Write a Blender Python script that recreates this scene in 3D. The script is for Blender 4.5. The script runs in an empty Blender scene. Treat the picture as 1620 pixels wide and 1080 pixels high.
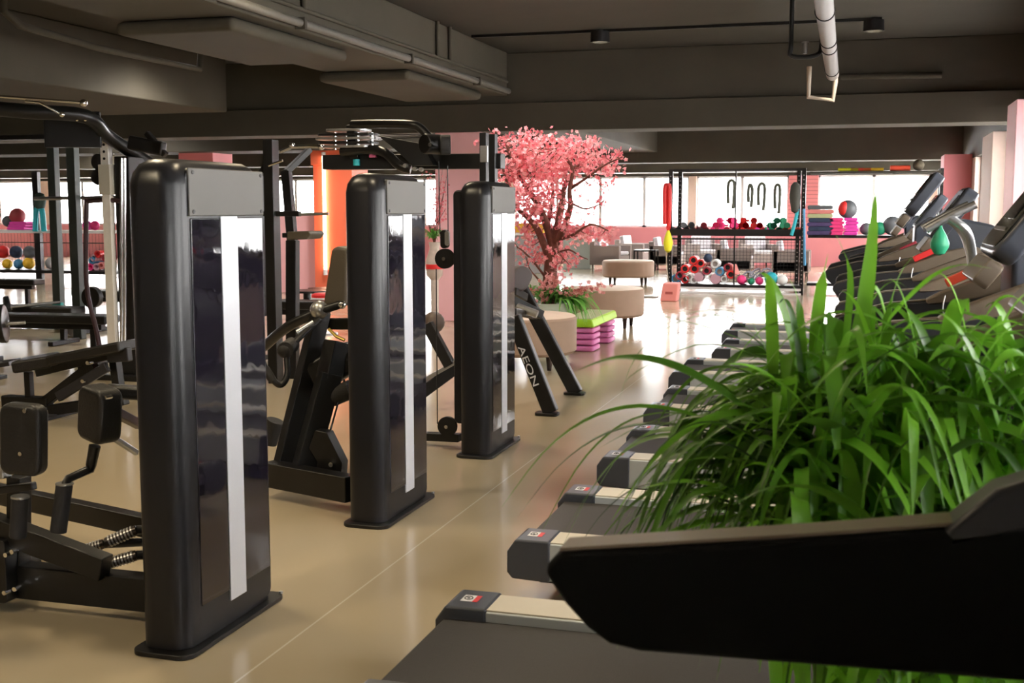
import bpy, bmesh, math, random
from mathutils import Vector, Matrix, Quaternion
random.seed(7)
C = bpy.context.scene.collection
R = math.radians
sin, cos, pi = math.sin, math.cos, math.pi

# ------------------------------------------------------------------ camera maths (only used to read positions off the photo)
FPX = 1880.0; EYE = Vector((0, 0, 1.5))
PITCH = math.atan(210/FPX); YAW = math.atan(560*math.cos(PITCH)/FPX)
FW = Vector((-sin(YAW)*cos(PITCH), cos(YAW)*cos(PITCH), -sin(PITCH)))
RT = Vector((cos(YAW), sin(YAW), 0)); UP = RT.cross(FW)
def pt(u, v, Y):
    d = FW + RT*((u-810)/FPX) - UP*((v-540)/FPX)
    return EYE + d*(Y/d.y)
def ptz(u, v, Z):
    d = FW + RT*((u-810)/FPX) - UP*((v-540)/FPX)
    return EYE + d*((Z-1.5)/d.z)
def px2m(n, p): return n*((Vector(p)-EYE).dot(FW))/FPX

# ------------------------------------------------------------------ materials
MATS = {}
def mat(name, col, rough=.5, metal=0, emit=None, es=1, coat=0, spec=.5, trans=0, ior=1.45, alpha=1, noise=0, nscale=20, bump=0, bscale=60, sub=0):
    if name in MATS: return MATS[name]
    m = bpy.data.materials.new(name); m.use_nodes = True
    nt = m.node_tree; b = nt.nodes['Principled BSDF']
    b.inputs['Base Color'].default_value = (*col, 1)
    b.inputs['Roughness'].default_value = rough; b.inputs['Metallic'].default_value = metal
    b.inputs['Specular IOR Level'].default_value = spec; b.inputs['IOR'].default_value = ior
    b.inputs['Coat Weight'].default_value = coat; b.inputs['Coat Roughness'].default_value = .05
    b.inputs['Transmission Weight'].default_value = trans; b.inputs['Alpha'].default_value = alpha
    if emit: b.inputs['Emission Color'].default_value = (*emit, 1); b.inputs['Emission Strength'].default_value = es
    tc = nt.nodes.new('ShaderNodeTexCoord')
    if noise:
        n = nt.nodes.new('ShaderNodeTexNoise'); n.inputs['Scale'].default_value = nscale; n.inputs['Detail'].default_value = 4
        nt.links.new(tc.outputs['Object'], n.inputs['Vector'])
        mx = nt.nodes.new('ShaderNodeMix'); mx.data_type = 'RGBA'
        mx.inputs[6].default_value = (*[max(0, c*(1-noise)) for c in col], 1); mx.inputs[7].default_value = (*[min(1, c*(1+noise)) for c in col], 1)
        nt.links.new(n.outputs['Fac'], mx.inputs[0]); nt.links.new(mx.outputs[2], b.inputs['Base Color'])
    if bump:
        n2 = nt.nodes.new('ShaderNodeTexNoise'); n2.inputs['Scale'].default_value = bscale
        nt.links.new(tc.outputs['Object'], n2.inputs['Vector'])
        bp = nt.nodes.new('ShaderNodeBump'); bp.inputs['Strength'].default_value = bump; bp.inputs['Distance'].default_value = .01
        nt.links.new(n2.outputs['Fac'], bp.inputs['Height']); nt.links.new(bp.outputs[0], b.inputs['Normal'])
    MATS[name] = m; return m

BLACK = mat('black powder coat', (.008, .0075, .0075), .36, noise=.2, nscale=30)
SHELL = mat('black plastic shell', (.009, .009, .011), .33, noise=.12, nscale=8)
GLOSS = mat('black acrylic', (.010, .008, .014), .03, coat=.6, bump=.22, bscale=5)
STRIP = mat('brushed aluminium strip', (.74, .76, .82), .38, metal=.35, noise=.04, nscale=200)
PLATE = mat('grey metal nameplate', (.115, .11, .10), .5, metal=.1, noise=.05, nscale=3)
CHROME = mat('chrome', (.72, .72, .72), .15, metal=1)
STEEL = mat('dull steel', (.42, .42, .42), .35, metal=.9, noise=.15, nscale=80)
RUBBER = mat('black rubber', (.018, .017, .017), .7, bump=.2)
LEATHER = mat('black upholstery', (.013, .012, .011), .42, bump=.15, bscale=150)
PUTTY = mat('olive brown upholstery', (.08, .066, .048), .5, bump=.15, bscale=150)
PIPEGREY = mat('pipe grey', (.12, .112, .095), .55, noise=.2)
CEIL = mat('charcoal ceiling paint', (.046, .040, .028), .8, noise=.2, nscale=2)
CEILL = mat('charcoal concrete beam', (.060, .051, .034), .8, noise=.25, nscale=1.5)
PINK = mat('pink wall paint', (.80, .26, .28), .55, noise=.06, nscale=2)
PINKL = mat('light pink wall paint', (.90, .50, .52), .55, noise=.05, nscale=2)
CORAL = mat('coral orange paint', (.85, .18, .09), .5, noise=.05, nscale=2)
CREAM = mat('cream reveal paint', (.72, .55, .47), .6, noise=.05)
ALU = mat('white window frame', (.72, .70, .70), .4)
NEON = mat('neon tube', (1, .8, .6), .4, emit=(1, .62, .38), es=9)
GREYFAB = mat('grey brown fabric', (.30, .25, .235), .85, noise=.2, nscale=60, bump=.2)
WHITEFAB = mat('pale grey cushion', (.70, .68, .72), .8, noise=.06, bump=.2)
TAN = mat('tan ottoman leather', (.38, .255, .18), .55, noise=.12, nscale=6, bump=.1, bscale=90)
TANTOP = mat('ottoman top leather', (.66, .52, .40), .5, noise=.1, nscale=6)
WOODLEG = mat('dark wood leg', (.05, .03, .022), .5, noise=.3)
BARK = mat('brown bark', (.17, .062, .045), .85, noise=.4, nscale=25, bump=.6, bscale=40)
BELT = mat('treadmill belt', (.055, .05, .048), .6, noise=.1, nscale=60, bump=.1, bscale=200)
TPLAST = mat('slate blue plastic', (.060, .066, .082), .33, noise=.08, nscale=6)
TDARK = mat('dark treadmill plastic', (.022, .022, .026), .42, noise=.1)
RAILTOP = mat('cream rail strip', (.66, .60, .48), .45, noise=.04)
RAILSIDE = mat('silver rail side', (.52, .56, .58), .35, metal=.3)
GRIPT = mat('bronze grip plastic', (.15, .115, .08), .42, noise=.1)
ARMBLACK = mat('matt black arm plastic', (.004, .004, .004), .75, spec=.12)
SCREEN = mat('console screen', (.055, .055, .045), .2, coat=.4)
RED = mat('red plastic', (.72, .03, .03), .4)
REDS = mat('scarlet plastic', (.85, .10, .05), .4)
WHITE = mat('white plastic', (.8, .8, .8), .4)
HOT = mat('hot pink neoprene', (.85, .05, .23), .5, noise=.1)
MAG = mat('magenta rubber', (.80, .06, .42), .45, noise=.1)
PINKS = mat('orchid pink riser', (.72, .20, .48), .45)
LIME = mat('lime plastic', (.45, .75, .03), .45)
LIMEP = mat('pale lime mat', (.52, .56, .30), .6)
GREEN = mat('green neoprene', (.02, .28, .14), .5)
TEAL = mat('turquoise latex', (.03, .42, .50), .5)
BLUE = mat('blue roller foam', (.07, .25, .45), .5)
NAVY = mat('navy rubber', (.03, .05, .10), .45)
YEL = mat('yellow nylon', (.85, .80, .03), .5)
AMB = mat('amber yellow rubber', (.85, .50, .03), .5)
PURP = mat('dark purple mat', (.09, .06, .17), .6)
MAUVE = mat('mauve foam', (.62, .36, .42), .6)
SALM = mat('salmon foam', (.86, .30, .27), .6)
GREYB = mat('grey rubber ball', (.13, .14, .15), .5)
DKRED = mat('dark red foam', (.35, .03, .05), .6)
VASE = mat('pale green ceramic', (.62, .72, .64), .2, coat=.5)
SOIL = mat('dark soil', (.03, .022, .015), .95, bump=.6)
def leafmat(name, c1, c2, tr=.5):
    m = bpy.data.materials.new(name); m.use_nodes = True; nt = m.node_tree
    b = nt.nodes['Principled BSDF']; out = nt.nodes['Material Output']
    a = nt.nodes.new('ShaderNodeAttribute'); a.attribute_name = 'tint'
    cr = nt.nodes.new('ShaderNodeValToRGB'); cr.color_ramp.elements[0].color = (*c1, 1); cr.color_ramp.elements[1].color = (*c2, 1)
    nt.links.new(a.outputs['Fac'], cr.inputs[0]); nt.links.new(cr.outputs[0], b.inputs['Base Color']); b.inputs['Roughness'].default_value = .38
    t = nt.nodes.new('ShaderNodeBsdfTranslucent'); nt.links.new(cr.outputs[0], t.inputs[0])
    mx = nt.nodes.new('ShaderNodeMixShader'); mx.inputs[0].default_value = tr
    nt.links.new(b.outputs[0], mx.inputs[1]); nt.links.new(t.outputs[0], mx.inputs[2]); nt.links.new(mx.outputs[0], out.inputs[0])
    MATS[name] = m; return m
LEAF = leafmat('green grass leaf', (.012, .05, .008), (.25, .60, .04), .38)
LEAF2 = leafmat('fern leaf', (.06, .22, .03), (.25, .60, .12), .4)
BLOOM = leafmat('pink blossom petal', (.80, .13, .18), (.95, .56, .54), .38)

# ------------------------------------------------------------------ mesh builder
class MB:
    def __init__(s): s.v = []; s.f = []; s.t = None
    def add(s, vs, fs):
        o = len(s.v); s.v += [Vector(v) for v in vs]; s.f += [[i+o for i in f] for f in fs]; return s
    def box(s, lo, hi):
        (x0, y0, z0), (x1, y1, z1) = lo, hi
        x0, x1 = sorted((x0, x1)); y0, y1 = sorted((y0, y1)); z0, z1 = sorted((z0, z1))
        return s.add([(x0,y0,z0),(x1,y0,z0),(x1,y1,z0),(x0,y1,z0),(x0,y0,z1),(x1,y0,z1),(x1,y1,z1),(x0,y1,z1)],
                     [(0,3,2,1),(4,5,6,7),(0,1,5,4),(1,2,6,5),(2,3,7,6),(3,0,4,7)])
    def bar(s, p, q, w, h, up=(0,0,1)):
        p = Vector(p); q = Vector(q); d = (q-p).normalized(); u = Vector(up)
        if abs(d.dot(u)) > .98: u = Vector((0,1,0))
        a = d.cross(u).normalized(); b = a.cross(d).normalized()
        vs = [c+a*(i*w/2)+b*(j*h/2) for c in (p, q) for i, j in ((-1,-1),(1,-1),(1,1),(-1,1))]
        return s.add(vs, [(0,1,2,3),(7,6,5,4),(0,4,5,1),(1,5,6,2),(2,6,7,3),(3,7,4,0)])
    def tube(s, pts, r, n=12, caps=True, closed=False):
        pts = [Vector(p) for p in pts]; k = len(pts); rs = r if isinstance(r, (list, tuple)) else [r]*k
        vs = []; fs = []; prev = None
        for i, p in enumerate(pts):
            if closed: d = (pts[(i+1) % k]-pts[i-1]).normalized()
            elif i == 0: d = (pts[1]-p).normalized()
            elif i == k-1: d = (p-pts[i-1]).normalized()
            else: d = ((pts[i+1]-p).normalized()+(p-pts[i-1]).normalized()).normalized()
            if prev is None:
                a = d.cross(Vector((0,0,1)));
                if a.length < .05: a = d.cross(Vector((0,1,0)))
            else: a = prev - d*prev.dot(d)
            a.normalize(); prev = a; b = d.cross(a)
            for j in range(n):
                t = 2*pi*j/n; vs.append(p+(a*cos(t)+b*sin(t))*rs[i])
        m = k if closed else k-1
        for i in range(m):
            for j in range(n):
                i2 = (i+1) % k; fs.append((i*n+j, i*n+(j+1) % n, i2*n+(j+1) % n, i2*n+j))
        if caps and not closed: fs.append(tuple(reversed(range(n)))); fs.append(tuple(range((k-1)*n, k*n)))
        return s.add(vs, fs)
    def lathe(s, prof, c=(0,0,0), n=32, M=None):
        vs = []; fs = []; k = len(prof)
        for (r, z) in prof:
            for j in range(n):
                t = 2*pi*j/n; v = Vector((r*cos(t), r*sin(t), z)); v = (M @ v) if M else v
                vs.append(v+Vector(c))
        for i in range(k-1):
            for j in range(n): fs.append((i*n+j, i*n+(j+1) % n, (i+1)*n+(j+1) % n, (i+1)*n+j))
        if prof[0][0] > 1e-5: fs.append(tuple(reversed(range(n))))
        if prof[-1][0] > 1e-5: fs.append(tuple(range((k-1)*n, k*n)))
        return s.add(vs, fs)
    def cyl(s, p, q, r, n=16): return s.tube([p, q], r, n)
    def ball(s, c, r, n=20, sz=1):
        k = n//2; return s.lathe([(r*sin(pi*i/k) if 0 < i < k else 1e-6, -r*sz*cos(pi*i/k)) for i in range(k+1)], c, n)
    def prism(s, poly, a, b, ax='y'):
        """poly: 2D outline; extruded between a and b along ax. 'y': poly in (x,z); 'x': (y,z); 'z': (x,y)"""
        def m(p, t): return {'y': (p[0], t, p[1]), 'x': (t, p[0], p[1]), 'z': (p[0], p[1], t)}[ax]
        n = len(poly); vs = [m(p, a) for p in poly]+[m(p, b) for p in poly]
        return s.add(vs, [tuple(range(n)), tuple(reversed(range(n, 2*n)))]+[(i, i+n, (i+1) % n+n, (i+1) % n) for i in range(n)])
    def build(s, name, m, parent=None, bevel=0, smooth=38, seg=2, tint=None, sub=0):
        off = Vector((0,0,0)); p = parent
        while p: off += p.location; p = p.parent
        bm = bmesh.new()
        if tint: lay = bm.verts.layers.float.new('tint')
        vv = [bm.verts.new(v-off) for v in s.v]
        for f in s.f:
            try: bm.faces.new([vv[i] for i in f])
            except ValueError: pass
        bmesh.ops.recalc_face_normals(bm, faces=bm.faces)
        for f in bm.faces: f.smooth = True
        for e in bm.edges:
            if len(e.link_faces) == 2 and e.calc_face_angle(0) > R(smooth): e.smooth = False
        me = bpy.data.meshes.new(name)
        if tint:
            for v, t in zip(vv, tint): v[lay] = t
        bm.to_mesh(me); bm.free()
        me.materials.append(m)
        o = bpy.data.objects.new(name, me); C.objects.link(o); o.parent = parent
        if bevel:
            b = o.modifiers.new('bevel', 'BEVEL'); b.width = bevel; b.segments = seg; b.limit_method = 'ANGLE'; b.angle_limit = R(40); b.harden_normals = True
        if sub:
            b = o.modifiers.new('sub', 'SUBSURF'); b.levels = sub; b.render_levels = sub
        return o
def tag(o, label, cat, group=None, kind=None):
    o['label'] = label; o['category'] = cat
    if group: o['group'] = group
    if kind: o['kind'] = kind
    return o
def thing(name, label, cat, loc, group=None):
    o = bpy.data.objects.new(name, None); o.empty_display_size = .1; C.objects.link(o); o.location = loc
    return tag(o, label, cat, group)
def struct(name, mb, m, bevel=0, parent=None):
    o = mb.build(name, m, parent, bevel=bevel)
    if not parent: o['kind'] = 'structure'
    return o
def kids(o): return [c for c in bpy.data.objects if c.parent == o]
def dup(root, loc, label=None, group=None, rz=None, sc=None, par=None):
    c = root.copy(); C.objects.link(c)
    if par is not None: c.parent = par
    else:
        c.location = loc
        if rz is not None: c.rotation_euler = (0, 0, rz)
        if sc is not None: c.scale = (sc,)*3
        if label: c['label'] = label
        if group: c['group'] = group
    for k in kids(root): dup(k, None, par=c)
    return c
def rrect(w, h, r, n=5, cx=0, cy=0):
    out = []
    for qx, qy, a0 in ((1,1,0),(-1,1,90),(-1,-1,180),(1,-1,270)):
        for i in range(n+1):
            t = R(a0+90*i/n); out.append((cx+qx*(w/2-r)+r*cos(t), cy+qy*(h/2-r)+r*sin(t)))
    return out
def circ(r, n=16, cx=0, cy=0): return [(cx+r*cos(2*pi*i/n), cy+r*sin(2*pi*i/n)) for i in range(n)]
def smoothpts(pts, n=6):
    pts = [Vector(p) for p in pts]; out = []
    for i in range(len(pts)-1):
        p0 = pts[max(i-1,0)]; p1 = pts[i]; p2 = pts[i+1]; p3 = pts[min(i+2,len(pts)-1)]
        for k in range(n):
            t = k/n; out.append(.5*((2*p1)+(-p0+p2)*t+(2*p0-5*p1+4*p2-p3)*t*t+(-p0+3*p1-3*p2+p3)*t**3))
    out.append(pts[-1]); return out
def text_mesh(txt, size, name):
    cu = bpy.data.curves.new('txt', 'FONT'); cu.body = txt; cu.size = size; cu.extrude = .0008; cu.align_x = 'CENTER'; cu.align_y = 'CENTER'
    ob = bpy.data.objects.new('txt', cu); C.objects.link(ob); bpy.context.view_layer.update()
    me = bpy.data.meshes.new_from_object(ob.evaluated_get(bpy.context.evaluated_depsgraph_get()))
    bpy.data.objects.remove(ob); me.name = name; return me

# ================================================================== SETTING
XL, XR, YN, YF, HC = -28.0, 1.85, -4.0, 32.0, 3.5
def floor_mat():
    m = bpy.data.materials.new('epoxy floor'); m.use_nodes = True; nt = m.node_tree; b = nt.nodes['Principled BSDF']
    tc = nt.nodes.new('ShaderNodeTexCoord'); n = nt.nodes.new('ShaderNodeTexNoise'); n.inputs['Scale'].default_value = .55; n.inputs['Detail'].default_value = 3
    nt.links.new(tc.outputs['Object'], n.inputs['Vector'])
    cr = nt.nodes.new('ShaderNodeValToRGB'); e = cr.color_ramp.elements
    e[0].position = .35; e[0].color = (.43, .35, .225, 1); e[1].position = .65; e[1].color = (.48, .40, .28, 1)
    nt.links.new(n.outputs['Fac'], cr.inputs[0])
    # joint lines every 3.6 m along x, one of them at x=-1.88
    sp = nt.nodes.new('ShaderNodeSeparateXYZ'); nt.links.new(tc.outputs['Object'], sp.inputs[0])
    def joint(out, off, per, w):
        a = nt.nodes.new('ShaderNodeMath'); a.operation = 'ADD'; a.inputs[1].default_value = off+360; nt.links.new(out, a.inputs[0])
        q = nt.nodes.new('ShaderNodeMath'); q.operation = 'MODULO'; q.inputs[1].default_value = per; nt.links.new(a.outputs[0], q.inputs[0])
        l = nt.nodes.new('ShaderNodeMath'); l.operation = 'LESS_THAN'; l.inputs[1].default_value = w; nt.links.new(q.outputs[0], l.inputs[0]); return l
    j = joint(sp.outputs[0], 1.884, 3.6, .008)
    mx = nt.nodes.new('ShaderNodeMix'); mx.data_type = 'RGBA'; mx.inputs[7].default_value = (.62, .55, .43, 1)
    nt.links.new(j.outputs[0], mx.inputs[0]); nt.links.new(cr.outputs[0], mx.inputs[6]); nt.links.new(mx.outputs[2], b.inputs['Base Color'])
    n3 = nt.nodes.new('ShaderNodeTexNoise'); n3.inputs['Scale'].default_value = 1.3; nt.links.new(tc.outputs['Object'], n3.inputs['Vector'])
    mr = nt.nodes.new('ShaderNodeMapRange'); mr.inputs[3].default_value = .10; mr.inputs[4].default_value = .24
    nt.links.new(n3.outputs['Fac'], mr.inputs[0]); nt.links.new(mr.outputs[0], b.inputs['Roughness'])
    b.inputs['Specular IOR Level'].default_value = .6
    return m
struct('floor', MB().box((XL, YN, -.1), (XR, YF, 0)), floor_mat())
struct('ceiling', MB().box((XL, YN, HC), (XR, YF, HC+.1)), CEIL)
# far wall: low pink wall, windows, lintel
def siding(name, col):
    m = bpy.data.materials.new(name); m.use_nodes = True; nt = m.node_tree; b = nt.nodes['Principled BSDF']; b.inputs['Roughness'].default_value = .6
    tc = nt.nodes.new('ShaderNodeTexCoord'); w = nt.nodes.new('ShaderNodeTexWave'); w.bands_direction = 'Z'; w.inputs['Scale'].default_value = 3.2
    nt.links.new(tc.outputs['Object'], w.inputs['Vector']); cr = nt.nodes.new('ShaderNodeValToRGB')
    cr.color_ramp.elements[0].position = .0; cr.color_ramp.elements[0].color = (*[c*.6 for c in col], 1); cr.color_ramp.elements[1].position = .12; cr.color_ramp.elements[1].color = (*col, 1)
    nt.links.new(w.outputs['Fac'], cr.inputs[0]); nt.links.new(cr.outputs[0], b.inputs['Base Color']); return m
SIDING = siding('pink siding', (.72, .24, .25))
SILL, HEAD = 1.0, 2.36
far_w = [(-28, -25.2), (-24.6, -20.2), (-19.6, -15.0), (-14.4, -9.8), (-9.4, -4.55), (-4.35, -1.95), (-1.2, 1.55)]
struct('wall_far', MB().box((XL, YF, 0), (XR, YF+.25, SILL)), mat('pink lower wall', (.66, .24, .27), .6, noise=.06, nscale=2))
struct('wall_far', MB().box((XL, YF, HEAD), (XR, YF+.25, HC)), CEILL)
for i, (a, b) in enumerate(far_w):
    nx = far_w[i+1][0] if i+1 < len(far_w) else XR
    struct('wall_far', MB().box((b, YF, SILL), (nx, YF+.25, HEAD)), SIDING if i in (5,) else CREAM)
def window(n, a, b, z0, z1, y=None, x=None, panes=2, thick=.06):
    t = MB(); w = .05
    def bx(p0, p1, q0, q1):
        if y is not None: t.box((p0, y, q0), (p1, y+thick, q1))
        else: t.box((x, p0, q0), (x+thick, p1, q1))
    bx(a, b, z0, z0+w); bx(a, b, z1-w, z1); bx(a, a+w, z0, z1); bx(b-w, b, z0, z1)
    for k in range(1, panes):
        c = a+(b-a)*k/panes; bx(c-.04, c+.04, z0, z1)
    fr = struct('window_%d' % n, t, ALU)
    g = MB()
    if y is not None: g.box((a+.01, y+.02, z0+.01), (b-.01, y+.026, z1-.01))
    else: g.box((x+.02, a+.01, z0+.01), (x+.026, b-.01, z1-.01))
    gl = g.build('pane', mat('window glass', (1, 1, 1), .0, trans=1, ior=1.01, spec=.1), fr); return fr
for i, (a, b) in enumerate(far_w): window(i+1, a, b, SILL, HEAD, y=YF+.08, panes=max(2, round((b-a)/1.15)))
# right wall: pink columns between windows, cream reveals
struct('wall_right', MB().box((XR, YN, 0), (XR+.25, YF, .85)), CREAM)
struct('wall_right', MB().box((XR, YN, 2.42), (XR+.25, YF, HC)), CEILL)
rw = [(-3.6, 1.2), (2.2, 6.6), (7.4, 12.6), (14.0, 16.6), (18.6, 22.9), (25.2, 31.5)]
ys = [YN]+[v for w in rw for v in w]+[YF]
for i in range(0, len(ys), 2): struct('wall_right', MB().box((XR, ys[i], .85), (XR+.25, ys[i+1], 2.42)), CREAM)
for i, (a, b) in enumerate(rw): window(20+i, a, b, .85, 2.42, x=XR+.1, panes=3)
struct('trim_1', MB().box((1.36, 23.6, 0), (XR, 24.6, 2.5)), PINK, .01)
struct('trim_2', MB().box((1.40, 12.9, 0), (XR, 13.7, 2.58)), PINKL, .01)
struct('trim_2b' if 0 else 'trim_3', MB().box((1.55, 16.8, 0), (XR, 18.2, 2.5)), CREAM, .01)
struct('wall_left', MB().box((XL-.2, YN, 0), (XL, YF, HC)), CREAM)
struct('wall_near', MB().box((XL, YN-.2, 0), (XR, YN, HC)), mat('grey back wall', (.30, .26, .22), .7, noise=.1))
# beams
struct('trim_4', MB().box((XL, 15.05, 2.86), (XR, 15.6, HC)).box((XL, 14.98, 2.5), (XR, 15.62, 2.86)), CEILL, .01)
struct('trim_5', MB().box((XL, 26.0, 2.5), (XR, 26.7, HC)), CEILL, .01)
struct('trim_6', MB().box((XL, 31.2, 2.44), (XR, YF, HC)), CEILL, .01)
bmx = MB().box((-5.6, YN, 2.95), (-4.5, 14.98, HC))
struct('trim_7', bmx, CEILL, .015)
struct('trim_8', MB().box((-10.4, YN, 2.8), (-8.35, 14.6, HC)), CEILL, .02)
struct('trim_9', MB().box((-5.3, 15.62, 2.72), (-4.4, 26.0, HC)), CEILL, .01)
struct('trim_10', MB().box((-4.5, 5.3, 3.25), (XR, 5.7, HC)).box((XL, 5.3, 3.25), (-10.4, 5.7, HC)), CEIL, .01)
# haunches on the long beam (boxes with rounded corners under it)
for k, (y0, y1) in enumerate(((4.6, 6.3), (8.2, 10.3), (11.8, 14.3))):
    struct('trim_%d' % (11+k), MB().box((-5.66, y0, 2.84), (-4.62, y1, 2.95)), CEILL, .05)
# pillars
struct('trim_14', MB().box((-5.5, 14.98, 0), (-4.86, 15.6, 2.5)), PINKL, .01)
struct('trim_15', MB().box((-9.23, 19.0, 0), (-8.5, 19.7, 2.5)).box((-9.26, 18.97, 2.25), (-8.47, 19.73, 2.5)), CORAL, .01)
struct('trim_16', MB().box((-12.0, 19.2, 0), (-11.3, 19.9, 2.6)), PINK, .01)
struct('wall_middle', MB().box((-11.3, 19.3, 0), (-9.23, 19.5, 1.38)), PINKL, .01)
struct('trim_17', MB().box((-5.7, 18.8, 2.5), (XL, 19.8, HC)), CEIL, .01)

t = thing('neon_tube_light', 'tall vertical glowing tube light on the coral orange column', 'light', (-9.0, 18.95, .35))
MB().cyl((-9.0, 18.95, .45), (-9.0, 18.95, 2.4), .03).build('glowing_tube', NEON, t)
MB().cyl((-9.0, 18.95, .35), (-9.0, 18.95, .45), .038).cyl((-9.0, 18.95, 2.4), (-9.0, 18.95, 2.47), .038).build('end_cap', WHITE, t)

# conduit and clamps along the beam edge
t = thing('conduit', 'long grey conduit running along the lower edge of the left ceiling beam', 'pipe', (-4.45, 8, 2.98))
MB().tube([(-4.455, YN+.1, 3.0), (-4.455, 14.9, 3.0)], .035).build('pipe_run', PIPEGREY, t)
for y in (4.2, 6.6, 9.0, 11.4, 13.6): MB().box((-4.5, y-.02, 2.95), (-4.41, y+.02, 3.045)).build('clamp', CEIL, t)
t = thing('conduit', 'thin conduit with short vertical drops on the side of the left ceiling beam', 'pipe', (-4.47, 8, 3.1))
MB().tube([(-4.475, YN+.1, 3.12), (-4.475, 14.9, 3.12)], .018).build('pipe_run', CEILL, t)
for y in (9.1, 12.3, 12.7): MB().tube([(-4.475, y, 3.12), (-4.475, y, HC)], .022).build('pipe_drop', CEILL, t)
t = thing('conduit', 'bent conduit loop hanging beside the far left ceiling beam', 'pipe', (-7.4, 9.2, 3.2))
MB().tube([(-7.0, 8.6, HC), (-7.0, 8.6, 3.15), (-7.0, 8.8, 3.06), (-7.2, 10.2, 3.05), (-7.2, 12.0, 3.05), (-7.2, 12.1, HC)], .035).build('pipe_run', CEILL, t)
t = thing('lighting_track', 'thin dark cable track crossing the ceiling between the two downlights', 'track', (-1.3, 13.4, HC))
MB().box((-4.45, 13.37, HC-.03), (.1, 13.41, HC)).build('track_rail', BLACK, t)
lampm = mat('lamp glow', (1, .95, .85), .5, emit=(1, .93, .8), es=3)
for (x, y, lb) in ((-2.93, 13.39, 'black round downlight on the ceiling left of the hanging pipe'), (.02, 13.39, 'black round downlight on the ceiling right of the hanging pipe')):
    t = thing('ceiling_downlight', lb, 'light', (x, y, HC), 'black round ceiling downlights')
    MB().lathe([(.04, 0), (.04, -.025), (.105, -.025), (.11, -.14), (.092, -.14), (.088, -.10), (1e-6, -.10)], (x, y, HC), 32).build('lamp_housing', BLACK, t)
    MB().lathe([(.087, -.108), (1e-6, -.108)], (x, y, HC), 32).build('lens', lampm, t)
# hanging pipe assembly
a = ptz(1298, -40, 2.95); b = ptz(1317, 118, 2.95)
t = thing('hanging_drain_pipe', 'pale grey drain pipe hanging under the ceiling towards the aisle', 'pipe', (b.x, b.y, 2.95))
MB().tube([a, b], .068, 20).build('pipe_run', mat('pale pipe', (.30, .285, .275), .5, noise=.1), t)
for f in (.25, .52, .60, .92):
    m_ = MB(); c = a.lerp(b, f); d = (b-a).normalized(); m_.tube([c-d*.015, c+d*.015], .076, 20)
    m_.box((c.x-.008, c.y-.01, c.z+.07), (c.x+.008, c.y+.01, HC)); m_.build('pipe_clamp', BLACK, t)
e = b+Vector((.03, .05, -.08))
MB().tube([b+Vector((.02,.0,0)), b+Vector((.03,.06,-.02)), e, (e.x-.02, e.y, 2.68), (e.x-.28, e.y, 2.72), (e.x-.28, e.y, 3.05)], .028).build('drain_elbow', mat('beige pipe', (.50, .42, .33), .5), t)
t = thing('sprinkler_pipe', 'dark bent sprinkler pipe beside the hanging pale pipe', 'pipe', (b.x-.4, b.y-.4, HC))
MB().tube(smoothpts([(b.x-.33, b.y-1.9, HC), (b.x-.33, b.y-1.9, 3.05), (b.x-.32, b.y-1.9, 2.93), (b.x-.1, b.y-1.9, 2.93), (b.x-.05, b.y-1.9, 3.05), (b.x-.05, b.y-1.9, HC)], 4), .022).build('pipe_run', BLACK, t)
MB().cyl((b.x-.2, b.y-1.9, 2.95), (b.x-.2, b.y-1.9, 3.05), .02).cyl((b.x-.2, b.y-1.9, 3.05), (b.x-.2, b.y-1.9, 3.06), .035).build('sprinkler_head', STEEL, t)
t = thing('conduit', 'short horizontal grey conduit on the beam face right of the hanging pipe', 'pipe', (.3, 15.0, 3.2))
MB().tube([pt(1330, 122, 15.02), pt(1490, 119, 15.02)], .035).build('pipe_run', CEILL, t)

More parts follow.
